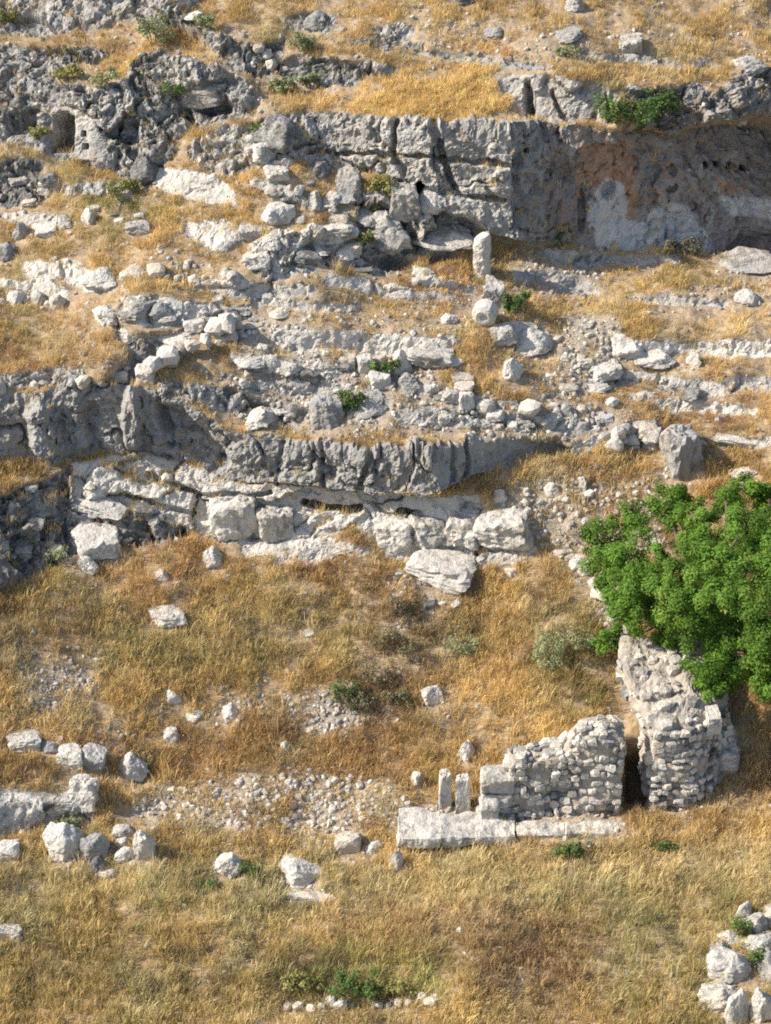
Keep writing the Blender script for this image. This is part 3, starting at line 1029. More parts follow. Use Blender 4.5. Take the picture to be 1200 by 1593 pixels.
ROCKS = [
 # the meadow's edge
 (72,1298,128,1352,'p','largest pale pointed boulder at the left of the meadow edge',.35),
 (128,1308,168,1348,'g','shaded grey boulder touching the largest pale pointed boulder',.3),
 (140,1336,166,1364,'d','small dark stone in front of the shaded grey boulder',.2),
 (177,1288,206,1309,'g','small grey stone, topmost of the three in a column at left',.2),
 (180,1306,200,1325,'p','small pale stone, middle of the three in a column at left',.2),
 (179,1325,206,1348,'p','round pale stone, lowest of the three in a column at left',.2),
 (210,1304,240,1347,'p','upright pale boulder with a dark shadow, right of the three stones',.35),
 (-6,1318,28,1350,'p','pale blocky boulder cut by the left edge of the meadow',.6),
 (335,1328,376,1368,'p','faceted whitish boulder beside a green weed at the meadow edge',.3),
 (434,1332,499,1381,'p','large triangular pale boulder with a long shadow at the meadow edge',.25),
 (526,1296,560,1328,'c','cream coloured blocky stone left of the stone platform',.6),
 (566,1308,592,1327,'p','small pale stone just right of the cream blocky stone',.3),
 (608,1330,626,1358,'g','small upright grey stone below the platform corner',.5),
 (440,1383,520,1398,'p','flat pale stone lying in the grass below the triangular boulder',.3),
 (150,1352,188,1366,'p','thin flat pale stone in the meadow below the left boulders',.3),
 (-10,1440,30,1462,'p','flat pale stone in the grass at the left edge of the meadow',.3),
 (15,1455,34,1468,'p','tiny pale stone in the meadow near the left edge',.3),
 # golden slope
 (230,940,288,976,'p','white rounded boulder alone on the golden slope',.25),
 (240,890,263,911,'c','small cream stone above the white rounded boulder',.2),
 (314,852,346,888,'p','pale rounded stone under the rock floor at the slope top',.2),
 (258,1072,283,1098,'p','small white stone on the slope left of the gravel patch',.4),
 (252,1130,278,1153,'p','small pale stone lower left of the white slope stone',.3),
 (340,1091,373,1119,'p','pale stone at the left end of the grey gravel patch',.3),
 (284,1097,318,1117,'p','flat pale stone half buried between two slope stones',.3),
 (655,1072,691,1105,'p','pale boulder in the dark scrub in the middle of the slope',.4),
 (711,1158,741,1193,'p','pale stone behind the ruined wall, left of its pier',.4),
 (640,1205,661,1231,'p','small pale stone right of the rubble strip',.4),
 (436,1154,452,1170,'c','tiny cream stone in rusty grass above the rubble strip',.4),
 (470,975,492,988,'g','small grey stone in the grass of the upper golden slope',.3),
 (118,868,152,898,'p','small white broken stone below the dark outcrop at left',.4),
 (700,930,722,945,'p','small pale stone in the grass below the leaning slab',.4),
 (784,878,806,896,'p','small pale stone at the top of the right hand slope',.4),
 # left ledge group
 (178,1176,230,1222,'p','big pale pitted boulder right of the left ledge corner',.4),
 (122,1166,163,1204,'g','grey rounded corner block above the left ledge',.75),
 (88,1166,130,1201,'p','pale block left of the grey rounded corner block',.75),
 (60,1152,93,1173,'g','low grey stone in the row above the left ledge',.4),
 (8,1138,62,1170,'p','long flat pale stone at the left end of that row',.75),
 (108,1212,152,1262,'p','large pale angular rock on the end of the left ledge',.75),
 # foot of the long grey cliff
 (585,804,642,857,'p','pale cracked boulder under the middle of the long grey cliff',.72),
 (688,794,752,852,'p','broad pale block under the right end of the long grey cliff',.72),
 (743,784,832,852,'p','large leaning pale slab at the right end of the long grey cliff',.72),
 (630,796,692,852,'g','grey block between the cracked boulder and the broad pale block',.72),
 (328,768,402,846,'p','tall pale rock under the left part of the long grey cliff',.72),
 (394,782,452,842,'g','shaded grey rock right of the tall pale rock',.72),
 (112,818,186,869,'p','grey white block lying in the dark outcrop at left',.7),
 (116,758,202,797,'p','smooth bluish slab set under the left of the long grey cliff',.4),
 (384,634,432,673,'p','pale rock perched on top of the long grey cliff',.4),
 # central terrace
 (555,560,581,589,'p','pale cube shaped block, uppermost of the pair below the quarried ledge',.9),
 (575,583,608,613,'p','pale cube shaped block, lower of the pair below the quarried ledge',.9),
 (526,556,553,579,'c','cream block left of the pair of cube blocks',.8),
 (612,547,641,586,'p','upright pale stone at the foot of the leaning slab',.5),
 (617,584,656,616,'g','lumpy grey stone below the upright pale stone',.2),
 (538,608,612,652,'g','large dark shaded boulder beside a green shrub on the terrace',.3),
 (630,527,707,569,'a','smooth grey leaning slab at the right end of the quarried ledge',.8),
 (690,551,721,569,'p','pale flat stone right of the leaning slab',.4),
 (702,575,736,593,'c','flat cream block, top of a pile of three',.9),
 (706,592,737,611,'c','flat cream block, middle of a pile of three',.9),
 (712,609,737,636,'p','pale block, bottom of a pile of three',.9),
 (780,564,813,600,'p','pale rounded stone beside dry grass left of the stony gully',.3),
 (796,504,863,553,'p','rounded cream rock at the head of the stony gully',.2),
 (764,504,802,537,'g','grey rock left of the rounded cream rock',.3),
 (688,484,714,502,'p','small pale stone left of the fallen drum',.4),
 (440,628,470,652,'d','dark boulder on the terrace edge above the long grey cliff',.3),
 (480,622,535,676,'g','large pitted grey boulder above the centre of the long grey cliff',.3),
 (914,558,966,591,'p','pale flat block right of the stony gully',.7),
 (898,585,952,606,'p','long pale stone below the flat block by the gully',.4),
 (942,619,964,637,'p','small pale stone in rusty grass right of the gully',.4),
 (946,516,1002,560,'p','rounded pale boulder at the left end of the right ledge',.3),
 (985,533,1047,566,'p','broad pale boulder, second from the left end of the right ledge',.3),
 (1066,553,1092,577,'p','small cream stone on a grass hummock under the right ledge',.3),
 (1144,453,1186,482,'g','grey rock standing in the grassy terrace at right',.4),
 (1108,396,1212,432,'g','flat grey rock below the brown cliff at the right edge',.4),
 (1134,724,1182,743,'c','flat cream slab behind the tree, upper of two',.5),
 (1128,742,1187,762,'c','flat cream slab behind the tree, lower of two',.5),
 (1108,674,1206,694,'p','low pale ledge stone at the right edge above the tree',.5),
 (1060,600,1100,625,'d','dark broken rock in the thin right ledge',.3),
 (843,750,872,777,'p','pale rounded stone at the top of the rubble slope',.3),
 (898,746,916,769,'p','upright pale stone on the rubble slope',.5),
 (765,760,790,785,'p','pale stone at the left end of the rubble slope',.4),
 (985,650,1022,676,'a','squared block on the walled corner',.95),
 # upper slope
 (250,222,286,247,'d','small dark round boulder above the smooth cream slab',.1),
 (408,314,458,352,'p','pale boulder on the upper slope left of the flat topped block',.3),
 (474,326,557,368,'p','big flat topped pale block in the upper slope',.6),
 (474,300,502,331,'g','grey boulder resting behind the flat topped block',.3),
 (500,298,534,322,'p','pale stone between the grey boulder and the hollow rock',.3),
 (518,266,574,322,'g','hollow grey rock left of a yellow green bush',.2),
 (570,328,642,392,'g','big grey rock at the foot of the sunlit cliff, left of two',.4),
 (638,342,744,384,'g','long grey rock at the foot of the sunlit cliff, right of two',.5),
 (604,290,652,342,'g','grey slab propped under the sunlit cliff',.6),
 (640,300,690,345,'p','pale rounded rock below a dark hollow in the sunlit cliff',.2),
 (640,410,680,430,'p','flat pale stone in rusty grass left of the standing column',.4),
 (394,374,472,432,'g','lumpy grey rock at the left of the middle outcrop',.2),
 (194,340,237,367,'g','grey boulder in the upper left slope',.3),
 (124,324,149,351,'p','small pale stone in the upper left slope',.4),
 (88,334,112,356,'g','small grey stone left of the small pale stone on the upper left slope',.4),
 (18,345,44,375,'g','grey stone near the left edge of the upper slope',.4),
 (-8,378,24,408,'d','dark boulder at the left edge above the cream hump',.3),
 (120,412,188,452,'p','pale rock on the right shoulder of the cream hump',.3),
 (180,460,242,502,'g','grey rock at the left end of the pale low ledge',.4),
 (234,468,272,500,'g','grey rock, second on the pale low ledge',.4),
 (142,474,188,507,'p','pale stone below the cream hump',.4),
 (172,505,207,530,'p','pale stone on the edge of the rusty hollow',.4),
 (200,520,255,562,'d','dark lumpy boulder left of the diagonal wall',.2),
 (250,500,314,532,'p','pale flat rock above the diagonal wall',.3),
 (318,486,346,510,'d','dark hollow stone on the pale low ledge',.4),
 (348,474,388,497,'d','dark shaded rock at the right end of the pale low ledge',.4),
 (210,572,242,600,'p','pale cube block at the foot of the diagonal wall',.9),
 (358,548,412,573,'p','pale flat rock right of the diagonal wall',.5),
 (430,560,470,585,'p','pale flat stone on the bare terrace',.5),
 (395,180,470,235,'d','dark pitted boulder left of the sunlit cliff',.3),
 (395,228,430,262,'p','pale rounded rock below the dark pitted boulder',.3),
 (200,238,250,282,'d','dark pitted rock right of the rock cut doorway',.3),
 (255,102,345,160,'g','large rounded grey dome of rock right of the doorway outcrop',.2),
 # hilltop
 (470,20,508,50,'d','dark boulder behind a pale bush near the top',.2),
 (286,20,322,36,'p','small pale rock near the top left',.4),
 (748,42,786,60,'g','flat grey rock in the grass near the top, leftmost of three',.5),
 (848,50,906,74,'g','flat grey rock in the grass near the top, middle of three',.5),
 (962,60,1002,92,'g','stepped grey rock in the grass near the top, rightmost of three',.6),
 (876,2,912,26,'g','dark rock at the top edge, right of centre',.4),
 (702,-8,738,12,'d','dark rock cut by the top edge of the picture',.4),
 (1140,85,1195,118,'g','grey rock near the top right corner',.4),
]
for (x0, y0, x1, y1, kd, lab, bx) in ROCKS:
    o = rock(x0, y0, x1, y1, kd, lab, boxy=bx)
    if y0 > 1280:
        o.scale *= 1.14

o = rock(640, 860, 740, 918, 'p', 'big flat pale slab jutting from the slope below the cliff', boxy=.8, depth=.75, extra=4, rz=-.35, tilt=.02)
o.rotation_euler.y = .16
o.scale.z *= .9
o = rock(1034, 672, 1092, 752, 'g', 'tall grey leaning slab right of the walled corner', boxy=.6, depth=.9, extra=5, rz=.5, tilt=.02)
o.rotation_euler.y = -.16
# pile of big stones in the bottom right corner
PILE = [
 (1145,1412,1172,1440,'p','upper left small stone of the corner pile'), (1180,1408,1230,1442,'c','cream stone of the corner pile at the right edge, uppermost'),
 (1162,1426,1195,1458,'g','grey stone under the uppermost stones of the corner pile'), (1120,1452,1158,1472,'p','flat white stone on the left of the corner pile'),
 (1106,1468,1134,1494,'g','small greenish grey stone at the left of the corner pile'), (1160,1456,1210,1484,'p','wide pale stone in the middle right of the corner pile'),
 (1178,1482,1230,1526,'g','grey stone of the corner pile against the right edge'), (1108,1482,1170,1534,'p','large round topped stone in the centre of the corner pile'),
 (1094,1530,1152,1575,'p','large white stone at the lower left of the corner pile'), (1128,1548,1162,1600,'p','cream wedge stone at the bottom of the corner pile'),
 (1168,1544,1205,1598,'p','tall pale stone at the bottom right of the corner pile'),
]
for (x0, y0, x1, y1, kd, lab) in PILE:
    o = rock(x0, y0, x1, y1, kd, lab, name='boulder', boxy=.45, group='stones piled in the bottom right corner')
    o.scale *= 1.16

# ------------------------------------------------------------------ shared small stones
STONE = []
for i in range(12):
    me = rock_mesh('stone', 5000 + i, 2 if i < 8 else 1, [.3, .6, .4, .7][i % 4], .08, 6)
    me.materials.append([M_PALE, M_CREAM, M_GREY, M_MASON][i % 4])
    STONE.append(me)
MSTONE = []
for i in range(12):
    r_ = np.random.default_rng(5100 + i)
    bm = bmesh.new()
    bmesh.ops.create_cube(bm, size=2.0)
    bmesh.ops.subdivide_edges(bm, edges=bm.edges[:], cuts=1, use_grid_fill=True)
    for v in bm.verts:
        k_ = sum(abs(c) > .5 for c in v.co)
        v.co *= {1: 1.06, 2: .98, 3: .84}[k_]
        v.co += Vector(tuple(r_.normal(0, .11, 3)))
    me = bpy.data.meshes.new('masonry_stone')
    bm.to_mesh(me)
    bm.free()
    me.materials.append([M_MASON, M_PALE, M_CREAM, M_MASON, M_GREY, M_MASON, M_PALE, M_GREY, M_MASON, M_MORTAR, M_GREY, M_DARK][i])
    MSTONE.append(me)


def stone_obj(loc, sx, sy, sz, rot, meshes=STONE, parent=None, name='stone'):
    o = bpy.data.objects.new(name, random.choice(meshes))
    COL.objects.link(o)
    o.scale = (sx, sy, sz)
    o.rotation_euler = rot
    if parent is not None:
        o.parent = parent
        o.location = loc - parent.location
    else:
        o.location = loc
    return o


def dry_wall(label, pts, size, rows, name='dry_stone_wall', flat=.8, jit=.12):
    """a row of rough stones laid along the ground; size in photo pixels"""
    root = empty(name, surf(*pts[0]))
    tag(root, label, 'stone wall')
    for (u0, v0), (u1, v1) in zip(pts[:-1], pts[1:]):
        L = math.hypot(u1 - u0, v1 - v0)
        n_ = max(2, int(L / (size * .82)))
        for rw in range(rows):
            for i in range(n_):
                f = (i + .5 * (rw % 2) + random.uniform(-jit, jit)) / n_
                G = surf(u0 + (u1 - u0) * f, v0 + (v1 - v0) * f)
                if rw == 0 and random.random() < .18:
                    continue
                a = size * mpp(G) * random.uniform(.25, .80)
                hz = a * flat * random.uniform(.8, 1.15)
                stone_obj(G + Vector((random.uniform(-jit, jit) * a, random.uniform(-.6, .6) * a, hz * (.3 + 1.4 * rw))), a, a * random.uniform(.75, 1.1), hz,
                          (random.uniform(-.2, .2), random.uniform(-.2, .2), random.uniform(0, 6.28)), STONE[:8], root)
    return root


dry_wall('diagonal rough stone wall climbing right on the left terrace', [(228,592), (270,566), (310,545), (345,530), (372,514)], 24, 2)
dry_wall('short row of pale stones at the left edge above the rusty hollow', [(2,470), (40,466), (75,468), (104,474)], 27, 1)
dry_wall('straight row of small stones edging the upper left terrace', [(192,428), (240,430), (300,430), (384,434)], 19, 1)
dry_wall('line of stones above the left end of the long grey cliff', [(0,604), (50,598), (90,590), (130,598), (150,600)], 20, 1)
dry_wall('line of stones climbing the edge of the rusty hollow', [(184,600), (196,574), (206,556)], 24, 1)
dry_wall('row of pale stones along the lip above the right part of the long grey cliff', [(716,640), (760,634), (800,640), (850,640), (905,636), (940,654)], 22, 1)
dry_wall('low row of white stones at the bottom edge of the meadow', [(448,1568), (500,1566), (560,1562), (620,1566), (690,1556)], 18, 1)
dry_wall('pale stone edging running down left of the tree', [(872,858), (900,876), (925,904), (945,930), (958,965), (975,1000)], 24, 1, flat=.55)
dry_wall('stones built up into the walled corner right of the long grey cliff', [(955,690), (985,684), (1015,686), (1030,700)], 22, 2)
dry_wall('scattered broken row of stones above the grassy hollow at upper middle', [(420,300), (450,296), (480,300)], 18, 1)
dry_wall('row of dark stones across the hilltop left of the golden mound', [(405,75), (430,90), (415,112)], 24, 1)

# rubble patches: each stone a thing, alike stones of a patch share the patch's label
RUB = [
 ('%s %s stone in the %s of the rubble strip', 'stones of the rubble strip', [(370,1215),(470,1200),(600,1205),(612,1270),(480,1285),(370,1280)], 78, 7, 15),
 ('%s %s stone in the %s of the thin rubble above the boulders', 'stones of the thin rubble at left', [(215,1225),(360,1215),(380,1290),(240,1290)], 24, 5, 12),
 ('%s %s stone in the %s of the mid slope gravel patch', 'stones of the gravel patch in mid slope', [(445,1070),(560,1062),(560,1130),(480,1145)], 24, 5, 12),
 ('%s %s stone in the %s of the rubble slope by the tree', 'stones of the rubble slope', [(755,785),(880,745),(1030,755),(1000,800),(930,820),(900,850),(840,845)], 66, 6, 15),
 ('%s %s stone in the %s of the stony gully', 'stones of the gully', [(865,520),(930,500),(940,560),(900,640),(850,640),(880,580)], 30, 5, 15),
 ('%s %s stone in the %s of the bare terrace above the cliff', 'stones of the bare terrace', [(340,570),(540,570),(700,640),(860,625),(940,660),(720,682),(560,680),(380,650)], 36, 5, 15),
 ('%s %s stone in the %s of the upper left slope', 'stones of the upper left slope', [(0,330),(110,320),(290,340),(380,400),(200,430),(0,400)], 22, 5, 13),
 ('%s %s stone in the %s of the heap above the pale shelf', 'stones above the left ledge', [(110,1130),(170,1125),(225,1165),(200,1180),(150,1160),(60,1200),(60,1190)], 18, 5, 12),
]
for lab, grp, poly, cnt, s0, s1 in RUB:
    xs = [p[0] for p in poly]
    ys = [p[1] for p in poly]
    k = 0
    while k < cnt:
        u, v = random.uniform(min(xs), max(xs)), random.uniform(min(ys), max(ys))
        if not inpoly(poly, np.array([u]), np.array([v]))[0]:
            continue
        G = surf(u, v)
        a = mpp(G) * (s0 + (s1 - s0) * random.random() ** 1.8) * .5
        o = stone_obj(G + Vector((0, 0, a * .25)), a * random.uniform(.9, 1.3), a * random.uniform(.8, 1.1), a * random.uniform(.6, .95),
                      (random.uniform(-.4, .4), random.uniform(-.4, .4), random.uniform(0, 6.28)), STONE[:8])
        fx, fy = (u - min(xs)) / (max(xs) - min(xs)), (v - min(ys)) / (max(ys) - min(ys))
        tone_ = {'pale_limestone': 'pale', 'cream_limestone': 'cream', 'grey_limestone': 'grey', 'masonry_stone': 'brownish'}[o.data.materials[0].name]
        size_ = 'tiny' if a < mpp(G) * (s0 + (s1 - s0) * .12) * .5 else 'small' if a < mpp(G) * (s0 + (s1 - s0) * .45) * .5 else 'larger'
        tag(o, lab % (size_, tone_, ('upper ' if fy < .5 else 'lower ') + ('left' if fx < .25 else 'middle left' if fx < .5 else 'middle right' if fx < .75 else 'right')), 'stone', grp)
        k += 1


def rock_patch(poly, cnt, s0, s1, where, grp):
    xs = [p[0] for p in poly]
    ys = [p[1] for p in poly]
    k = 0
    while k < cnt:
        u, v = random.uniform(min(xs), max(xs)), random.uniform(min(ys), max(ys))
        if not inpoly(poly, np.array([u]), np.array([v]))[0]:
            continue
        w = s0 + (s1 - s0) * random.random() ** 1.6
        h = w * random.uniform(.45, .8)
        kd = random.choice('ppgpgdc')
        fx, fy = (u - min(xs)) / (max(xs) - min(xs)), (v - min(ys)) / (max(ys) - min(ys))
        lab = '%s %s angular rock in the %s %s' % ('big' if w > (s0 + s1) / 2 else 'small', {'p': 'pale', 'g': 'grey', 'd': 'dark', 'c': 'cream'}[kd],
              ('upper ' if fy < .5 else 'lower ') + ('left' if fx < .25 else 'middle left' if fx < .5 else 'middle right' if fx < .75 else 'right'), where)
        rock(u - w / 2, v - h, u + w / 2, v, kd, lab, boxy=random.choice((.3, .6, .75)), group=grp, tilt=.25)
        k += 1


rock_patch([(385,255),(480,265),(570,300),(600,400),(560,430),(400,430),(380,340)], 22, 16, 46, 'of the upper slope', 'rocks of the upper slope')
rock_patch([(340,540),(560,545),(640,600),(600,660),(420,650),(340,600)], 14, 16, 42, 'of the central terrace', 'rocks of the central terrace')
rock_patch([(20,270),(240,290),(250,350),(60,380)], 14, 14, 34, 'below the doorway', 'rocks below the doorway')
rock_patch([(860,500),(935,500),(950,570),(900,650),(840,640)], 9, 12, 30, 'of the gully side', 'rocks of the gully side')
rock_patch([(600,620),(740,620),(960,640),(960,680),(700,685),(600,670)], 12, 14, 34, 'above the cliff', 'rocks above the cliff')
rock_patch([(0,770),(110,740),(230,800),(280,835),(60,890),(0,900)], 18, 16, 42, 'of the dark outcrop', 'rocks of the dark outcrop')
rock_patch([(200,440),(390,460),(480,500),(400,540),(220,500)], 14, 14, 34, 'above the diagonal wall', 'rocks above the diagonal wall')
rock_patch([(600,890),(700,915),(690,980),(620,960)], 12, 8, 22, 'below the jutting slab', 'rocks below the jutting slab')

# fine rubble and gravel nobody could count
m, n, b = mat('gravel_chips')
tc = at(n, 'tint', 'INSTANCER').outputs['Color']
n.links.new(tc, b.inputs['Base Color'])
CH = []
for i in range(5):
    me = rock_mesh('chip%d' % i, 5200 + i, 1, .4, .04, 3)
    me.materials.append(m)
    CH.append(me)
CHIPS = proto_collection('gravel_chip', CH)
gd = (area * (cc(GRAVEL) ** 1.5 * np.where(cv < 840, .55, 1.0) + .03) * np.where(cc(rid) < 0, 1, .25 * (nzc > .7)) * inr * sstep(-.5, .5, patch2 + .3)).ravel()
NG = 20000
pk = RNG.choice(len(gd), NG, p=gd / gd.sum())
gp2 = cell.reshape(-1, 3)[pk] + e1.reshape(-1, 3)[pk] * RNG.random((NG, 1)) + e2.reshape(-1, 3)[pk] * RNG.random((NG, 1))
sz = .018 + .095 * RNG.random(NG) ** 3.4
gc = np.array([.30, .26, .22]) + (np.array([.66, .61, .53]) - np.array([.30, .26, .22])) * RNG.random((NG, 1))
gc = np.concatenate([gc * (.75 + .3 * RNG.random((NG, 1))), np.ones((NG, 1))], 1)
pvg = cv.ravel()[pk]
for nm, a0, a1, lab in (('rubble', 840, 9999, 'pale gravel and stone chips strewn over the lower slope'), ('rubble', -999, 840, 'pale stone chips strewn over the terraces')):
    s_ = (pvg >= a0) & (pvg < a1)
    o = scatter(nm, gp2[s_], RNG.random((s_.sum(), 3)) * 6.28, sz[s_, None] * (.7 + .6 * RNG.random((s_.sum(), 3))), RNG.integers(0, 5, s_.sum()), gc[s_], CHIPS)
    tag(o, lab, 'rubble', kind='stuff')


# ------------------------------------------------------------------ columns
def lathe(name, prof, seg=28, rough=.02, seed=1):
    V, F = [], []
    nr = len(prof)
    for (r_, z) in prof:
        for k in range(seg):
            a = 2 * math.pi * k / seg
            V.append((r_ * math.cos(a), r_ * math.sin(a), z))
    for i in range(nr - 1):
        for k in range(seg):
            F.append((i * seg + k, i * seg + (k + 1) % seg, (i + 1) * seg + (k + 1) % seg, (i + 1) * seg + k))
    V = np.array(V)
    d = fbm(V * 2.4 + seed * 13, 4) * rough * 2 - rough * 1.6 * sstep(.2, .5, fbm(V * 4.5 + seed * 7, 3))
    rad = V.copy()
    rad[:, 2] *= .2
    V = V + rad / np.maximum(np.linalg.norm(rad, axis=1), 1e-3)[:, None] * d[:, None]
    return fast_mesh(name, V, np.array(F))


G = surf(751, 424)
s = mpp(G)
R_ = 14 * s
Hc = 66 * s / math.cos(elev(G)) * .93
prof = [(0.01, -.3)] + [(R_ * (1.04 if t < .1 else 1.0 - .05 * t), -.3 + (Hc + .3) * t) for t in np.linspace(0, .9, 24)] + \
       [(R_ * .90, Hc * .94), (R_ * .78, Hc * .98), (R_ * .5, Hc * 1.005), (0.01, Hc * 1.01)]
me = lathe('standing_column', prof, 40, .03, 3)
for v in me.vertices:        # broken slanting top
    if v.co.z > Hc * .80:
        v.co.z += (.40 * v.co.x - .25 * v.co.y) * (v.co.z / Hc - .80) / .2
o = link('standing_column', me, M_PALE)
o.location = G
o.rotation_euler = (.02, -.03, .4)
tag(o, 'pale stone column shaft still standing in front of the grey cliff corner', 'column')
G = surf(752, 504)
s = mpp(G)
R_ = 19 * s
prof = [(.01, 0), (R_ * .30, .0), (R_ * .34, -.07), (R_ * .6, -.08), (R_ * .8, -.03), (R_ * .95, .01), (R_, .06)] + [(R_, .06 + .5 * t) for t in np.linspace(.1, .9, 8)] + [(R_ * .9, .6), (.01, .62)]
o = link('column_drum', lathe('column_drum', prof, 30, .02, 5), M_PALE)
o.location = G + Vector((0, -.25, R_ * .95))
o.rotation_euler = (math.radians(-78), 0, math.radians(-14))
tag(o, 'fallen column drum with its round pale end turned to the viewer', 'column drum')
rock(752, 444, 790, 484, 'g', 'rough dark block resting behind the fallen column drum', name='stone_block', cat='block', boxy=.7)
rock(756, 426, 772, 442, 'p', 'small pale stone at the foot of the standing column', boxy=.6)


# ------------------------------------------------------------------ ruined walls
def mass_mesh(name, fn, cuts, rough, seed):
    bm = bmesh.new()
    bmesh.ops.create_cube(bm, size=1.0)
    bmesh.ops.subdivide_edges(bm, edges=bm.edges[:], cuts=cuts, use_grid_fill=True)
    A = np.array([v.co[:] for v in bm.verts]) + .5
    F = np.array([[v.index for v in f.verts] for f in bm.faces])
    bm.free()
    V = fn(A)
    me = fast_mesh(name, V, F)
    nn = np.zeros(len(V) * 3, dtype=np.float32)
    me.vertices.foreach_get('normal', nn)
    nn = nn.reshape(-1, 3)
    f1, f2, c_ = worley(V * 3.3 + seed)
    d = fbm(V * 1.1 + seed, 4) * rough * 1.8 + fbm(V * 4 + seed, 3) * rough * .5 + (.4 - f1) * rough * .25
    V = V + nn * d[:, None]
    me.vertices.foreach_set('co', np.ascontiguousarray(V, dtype=np.float32).ravel())
    me.update()
    return me, V, F, nn


def facing_stones(root, fn, cols, rows, origin, seed, a0=0.0, a1=1.0, top=40, wscale=1.0, left=0):
    """rubble stones laid in rough courses over the front of a mass, loose ones on its top and left side"""
    r = np.random.default_rng(seed)

    def place(A, e_u, e_v, sx, sz, off):
        p = fn(np.array([A]))[0]
        du_ = fn(np.array([np.array(A) + e_u]))[0] - p
        dv_ = fn(np.array([np.array(A) + e_v]))[0] - p
        du_ /= np.linalg.norm(du_)
        dv_ -= du_ * du_.dot(dv_)
        dv_ /= np.linalg.norm(dv_)
        nn_ = np.cross(du_, dv_)
        R = Matrix((du_, nn_ * -1, dv_)).transposed()
        rot = (R @ Euler(tuple(r.normal(0, .10, 3))).to_matrix()).to_euler()
        stone_obj(Vector(origin) + Vector(p) + Vector(nn_) * off, sx, (sx + sz) * .55, sz, rot, MSTONE, root)
    for j in range(rows):
        nc = max(3, int(cols * r.uniform(.8, 1.2)))
        z = (j + .5) / rows
        wd = np.linalg.norm(fn(np.array([[a1, 0, z]]))[0] - fn(np.array([[a0, 0, z]]))[0])
        hg = fn(np.array([[.5, 0, 1.0]]))[0][2] / rows
        cuts = np.sort(np.concatenate([[0, 1], (np.arange(1, nc) + r.uniform(-.3, .3, nc - 1)) / nc]))
        for c0, c1 in zip(cuts[:-1], cuts[1:]):
            if r.random() < .12:
                continue
            x = a0 + (a1 - a0) * (c0 + c1) / 2
            place((x, 0, min(.985, z + r.normal() * .012)), np.array([.01, 0, 0]), np.array([0, 0, .01]), (c1 - c0) * wd * .5 * r.uniform(.80, 1.06) * wscale,
                  hg * .5 * r.uniform(.60, 1.08), r.uniform(-.09, .05))
    for i in range(top):
        sz_ = r.uniform(.06, .16)
        place((r.uniform(.04, .96), r.uniform(.03, .8), 1), np.array([.01, 0, 0]), np.array([0, .01, 0]), sz_ * 1.2, sz_, r.uniform(-.04, .03))
    for i in range(left):
        sz_ = r.uniform(.07, .17)
        place((0, r.uniform(.05, .8), r.uniform(.1, .98)), np.array([0, -.01, 0]), np.array([0, 0, .01]), sz_ * 1.4, sz_ * .8, r.uniform(-.06, .0))


def ashlar_block(root, loc, dx, dy, dz, rz=0.0, name='ashlar_block', material=None, tilt=0.0, rnd=.05):
    _seed[0] += 1
    sc3 = np.array([dx, dy, dz])

    def fn(A):
        B = (A - .5) * 2
        rn = 1 - rnd * (np.abs(B) ** 6).sum(1, keepdims=True).clip(1, 3) + rnd
        return B * rn * sc3 / 2
    me = mass_mesh(name, fn, 18, .05, _seed[0] * 3.7)[0]
    o = link(name, me, material or M_ASHLAR, root)
    o.location = Vector(loc)
    o.rotation_euler = (0, tilt, rz)
    return o


# left ruin: front base line in the photograph y=1266, x 800..970
GA = surf(745, 1262)
GB = surf(970, 1270)
s = mpp(GA)
x0, x1 = GA.x + 46 * s, GB.x - 4 * s
yb = min(GA.y, GB.y) + .1
zb = min(GA.z, GB.z) - .25
root = empty('ruined_wall', (x0, yb, zb + .25))
tag(root, 'ruined rubble masonry wall with a pale squared pier at its left end', 'ruin')
o0 = np.array([x0, yb, zb])
Wd = x1 - x0
xk = np.array([0, .08, .25, .42, .52, .62, .78, .90, 1.0])
hk = np.array([2.35, 2.5, 2.5, 2.6, 2.85, 3.35, 3.5, 3.45, 3.2]) + .25


def fn_left(A):
    h = np.interp(A[:, 0], xk, hk)
    th = 1.25 + .5 * A[:, 0]
    sh = sstep(.55, .85, A[:, 2])
    hollow = .35 * np.exp(-((A[:, 0] - .45) / .16) ** 2 - ((A[:, 2] - .55) / .18) ** 2) * (1 - A[:, 1])
    return np.stack([A[:, 0] * Wd + .12 * (A[:, 2] - .5) * (A[:, 0] - .5),
                     hollow + (A[:, 1]) * th * (1 - .35 * sh) + .22 * A[:, 2] + .12 * sh,
                     A[:, 2] * h * (1 - .06 * (A[:, 1] - .4) ** 2)], 1)


me, V, F, _ = mass_mesh('rubble_core', fn_left, 44, .08, 21)
c_ = link('rubble_core', me, M_MORTAR, root)
c_.location = Vector(o0) - root.location
facing_stones(root, fn_left, 14, 12, o0, 5, 0, 1, 60, 1.0, 14)
# pier of squared stones
px_ = GA.x
pz = zb + .2 - root.location.z
pw = 52 * s
for (zz, hh, ww, sh_) in ((0, .36, pw * 1.12, .0), (.35, .55, pw * .96, .02), (.89, .50, pw * .92, -.02), (1.38, .62, pw * 1.0, .01)):
    ashlar_block(root, (px_ + pw * .5 + sh_ - root.location.x, .42, pz + zz + hh / 2), ww, .85, hh)
ashlar_block(root, (px_ + pw * .25 - root.location.x, .0, pz + .75), pw * .5, .5, .9, .1)
# base course in front
for (u0_, u1_) in ((745, 790), (792, 845)):
    a_ = (u0_ - 745) * s + px_
    b_ = (u1_ - 745) * s + px_
    ashlar_block(root, ((a_ + b_) / 2 - root.location.x, -.12, pz + .05), b_ - a_, .5, .36)

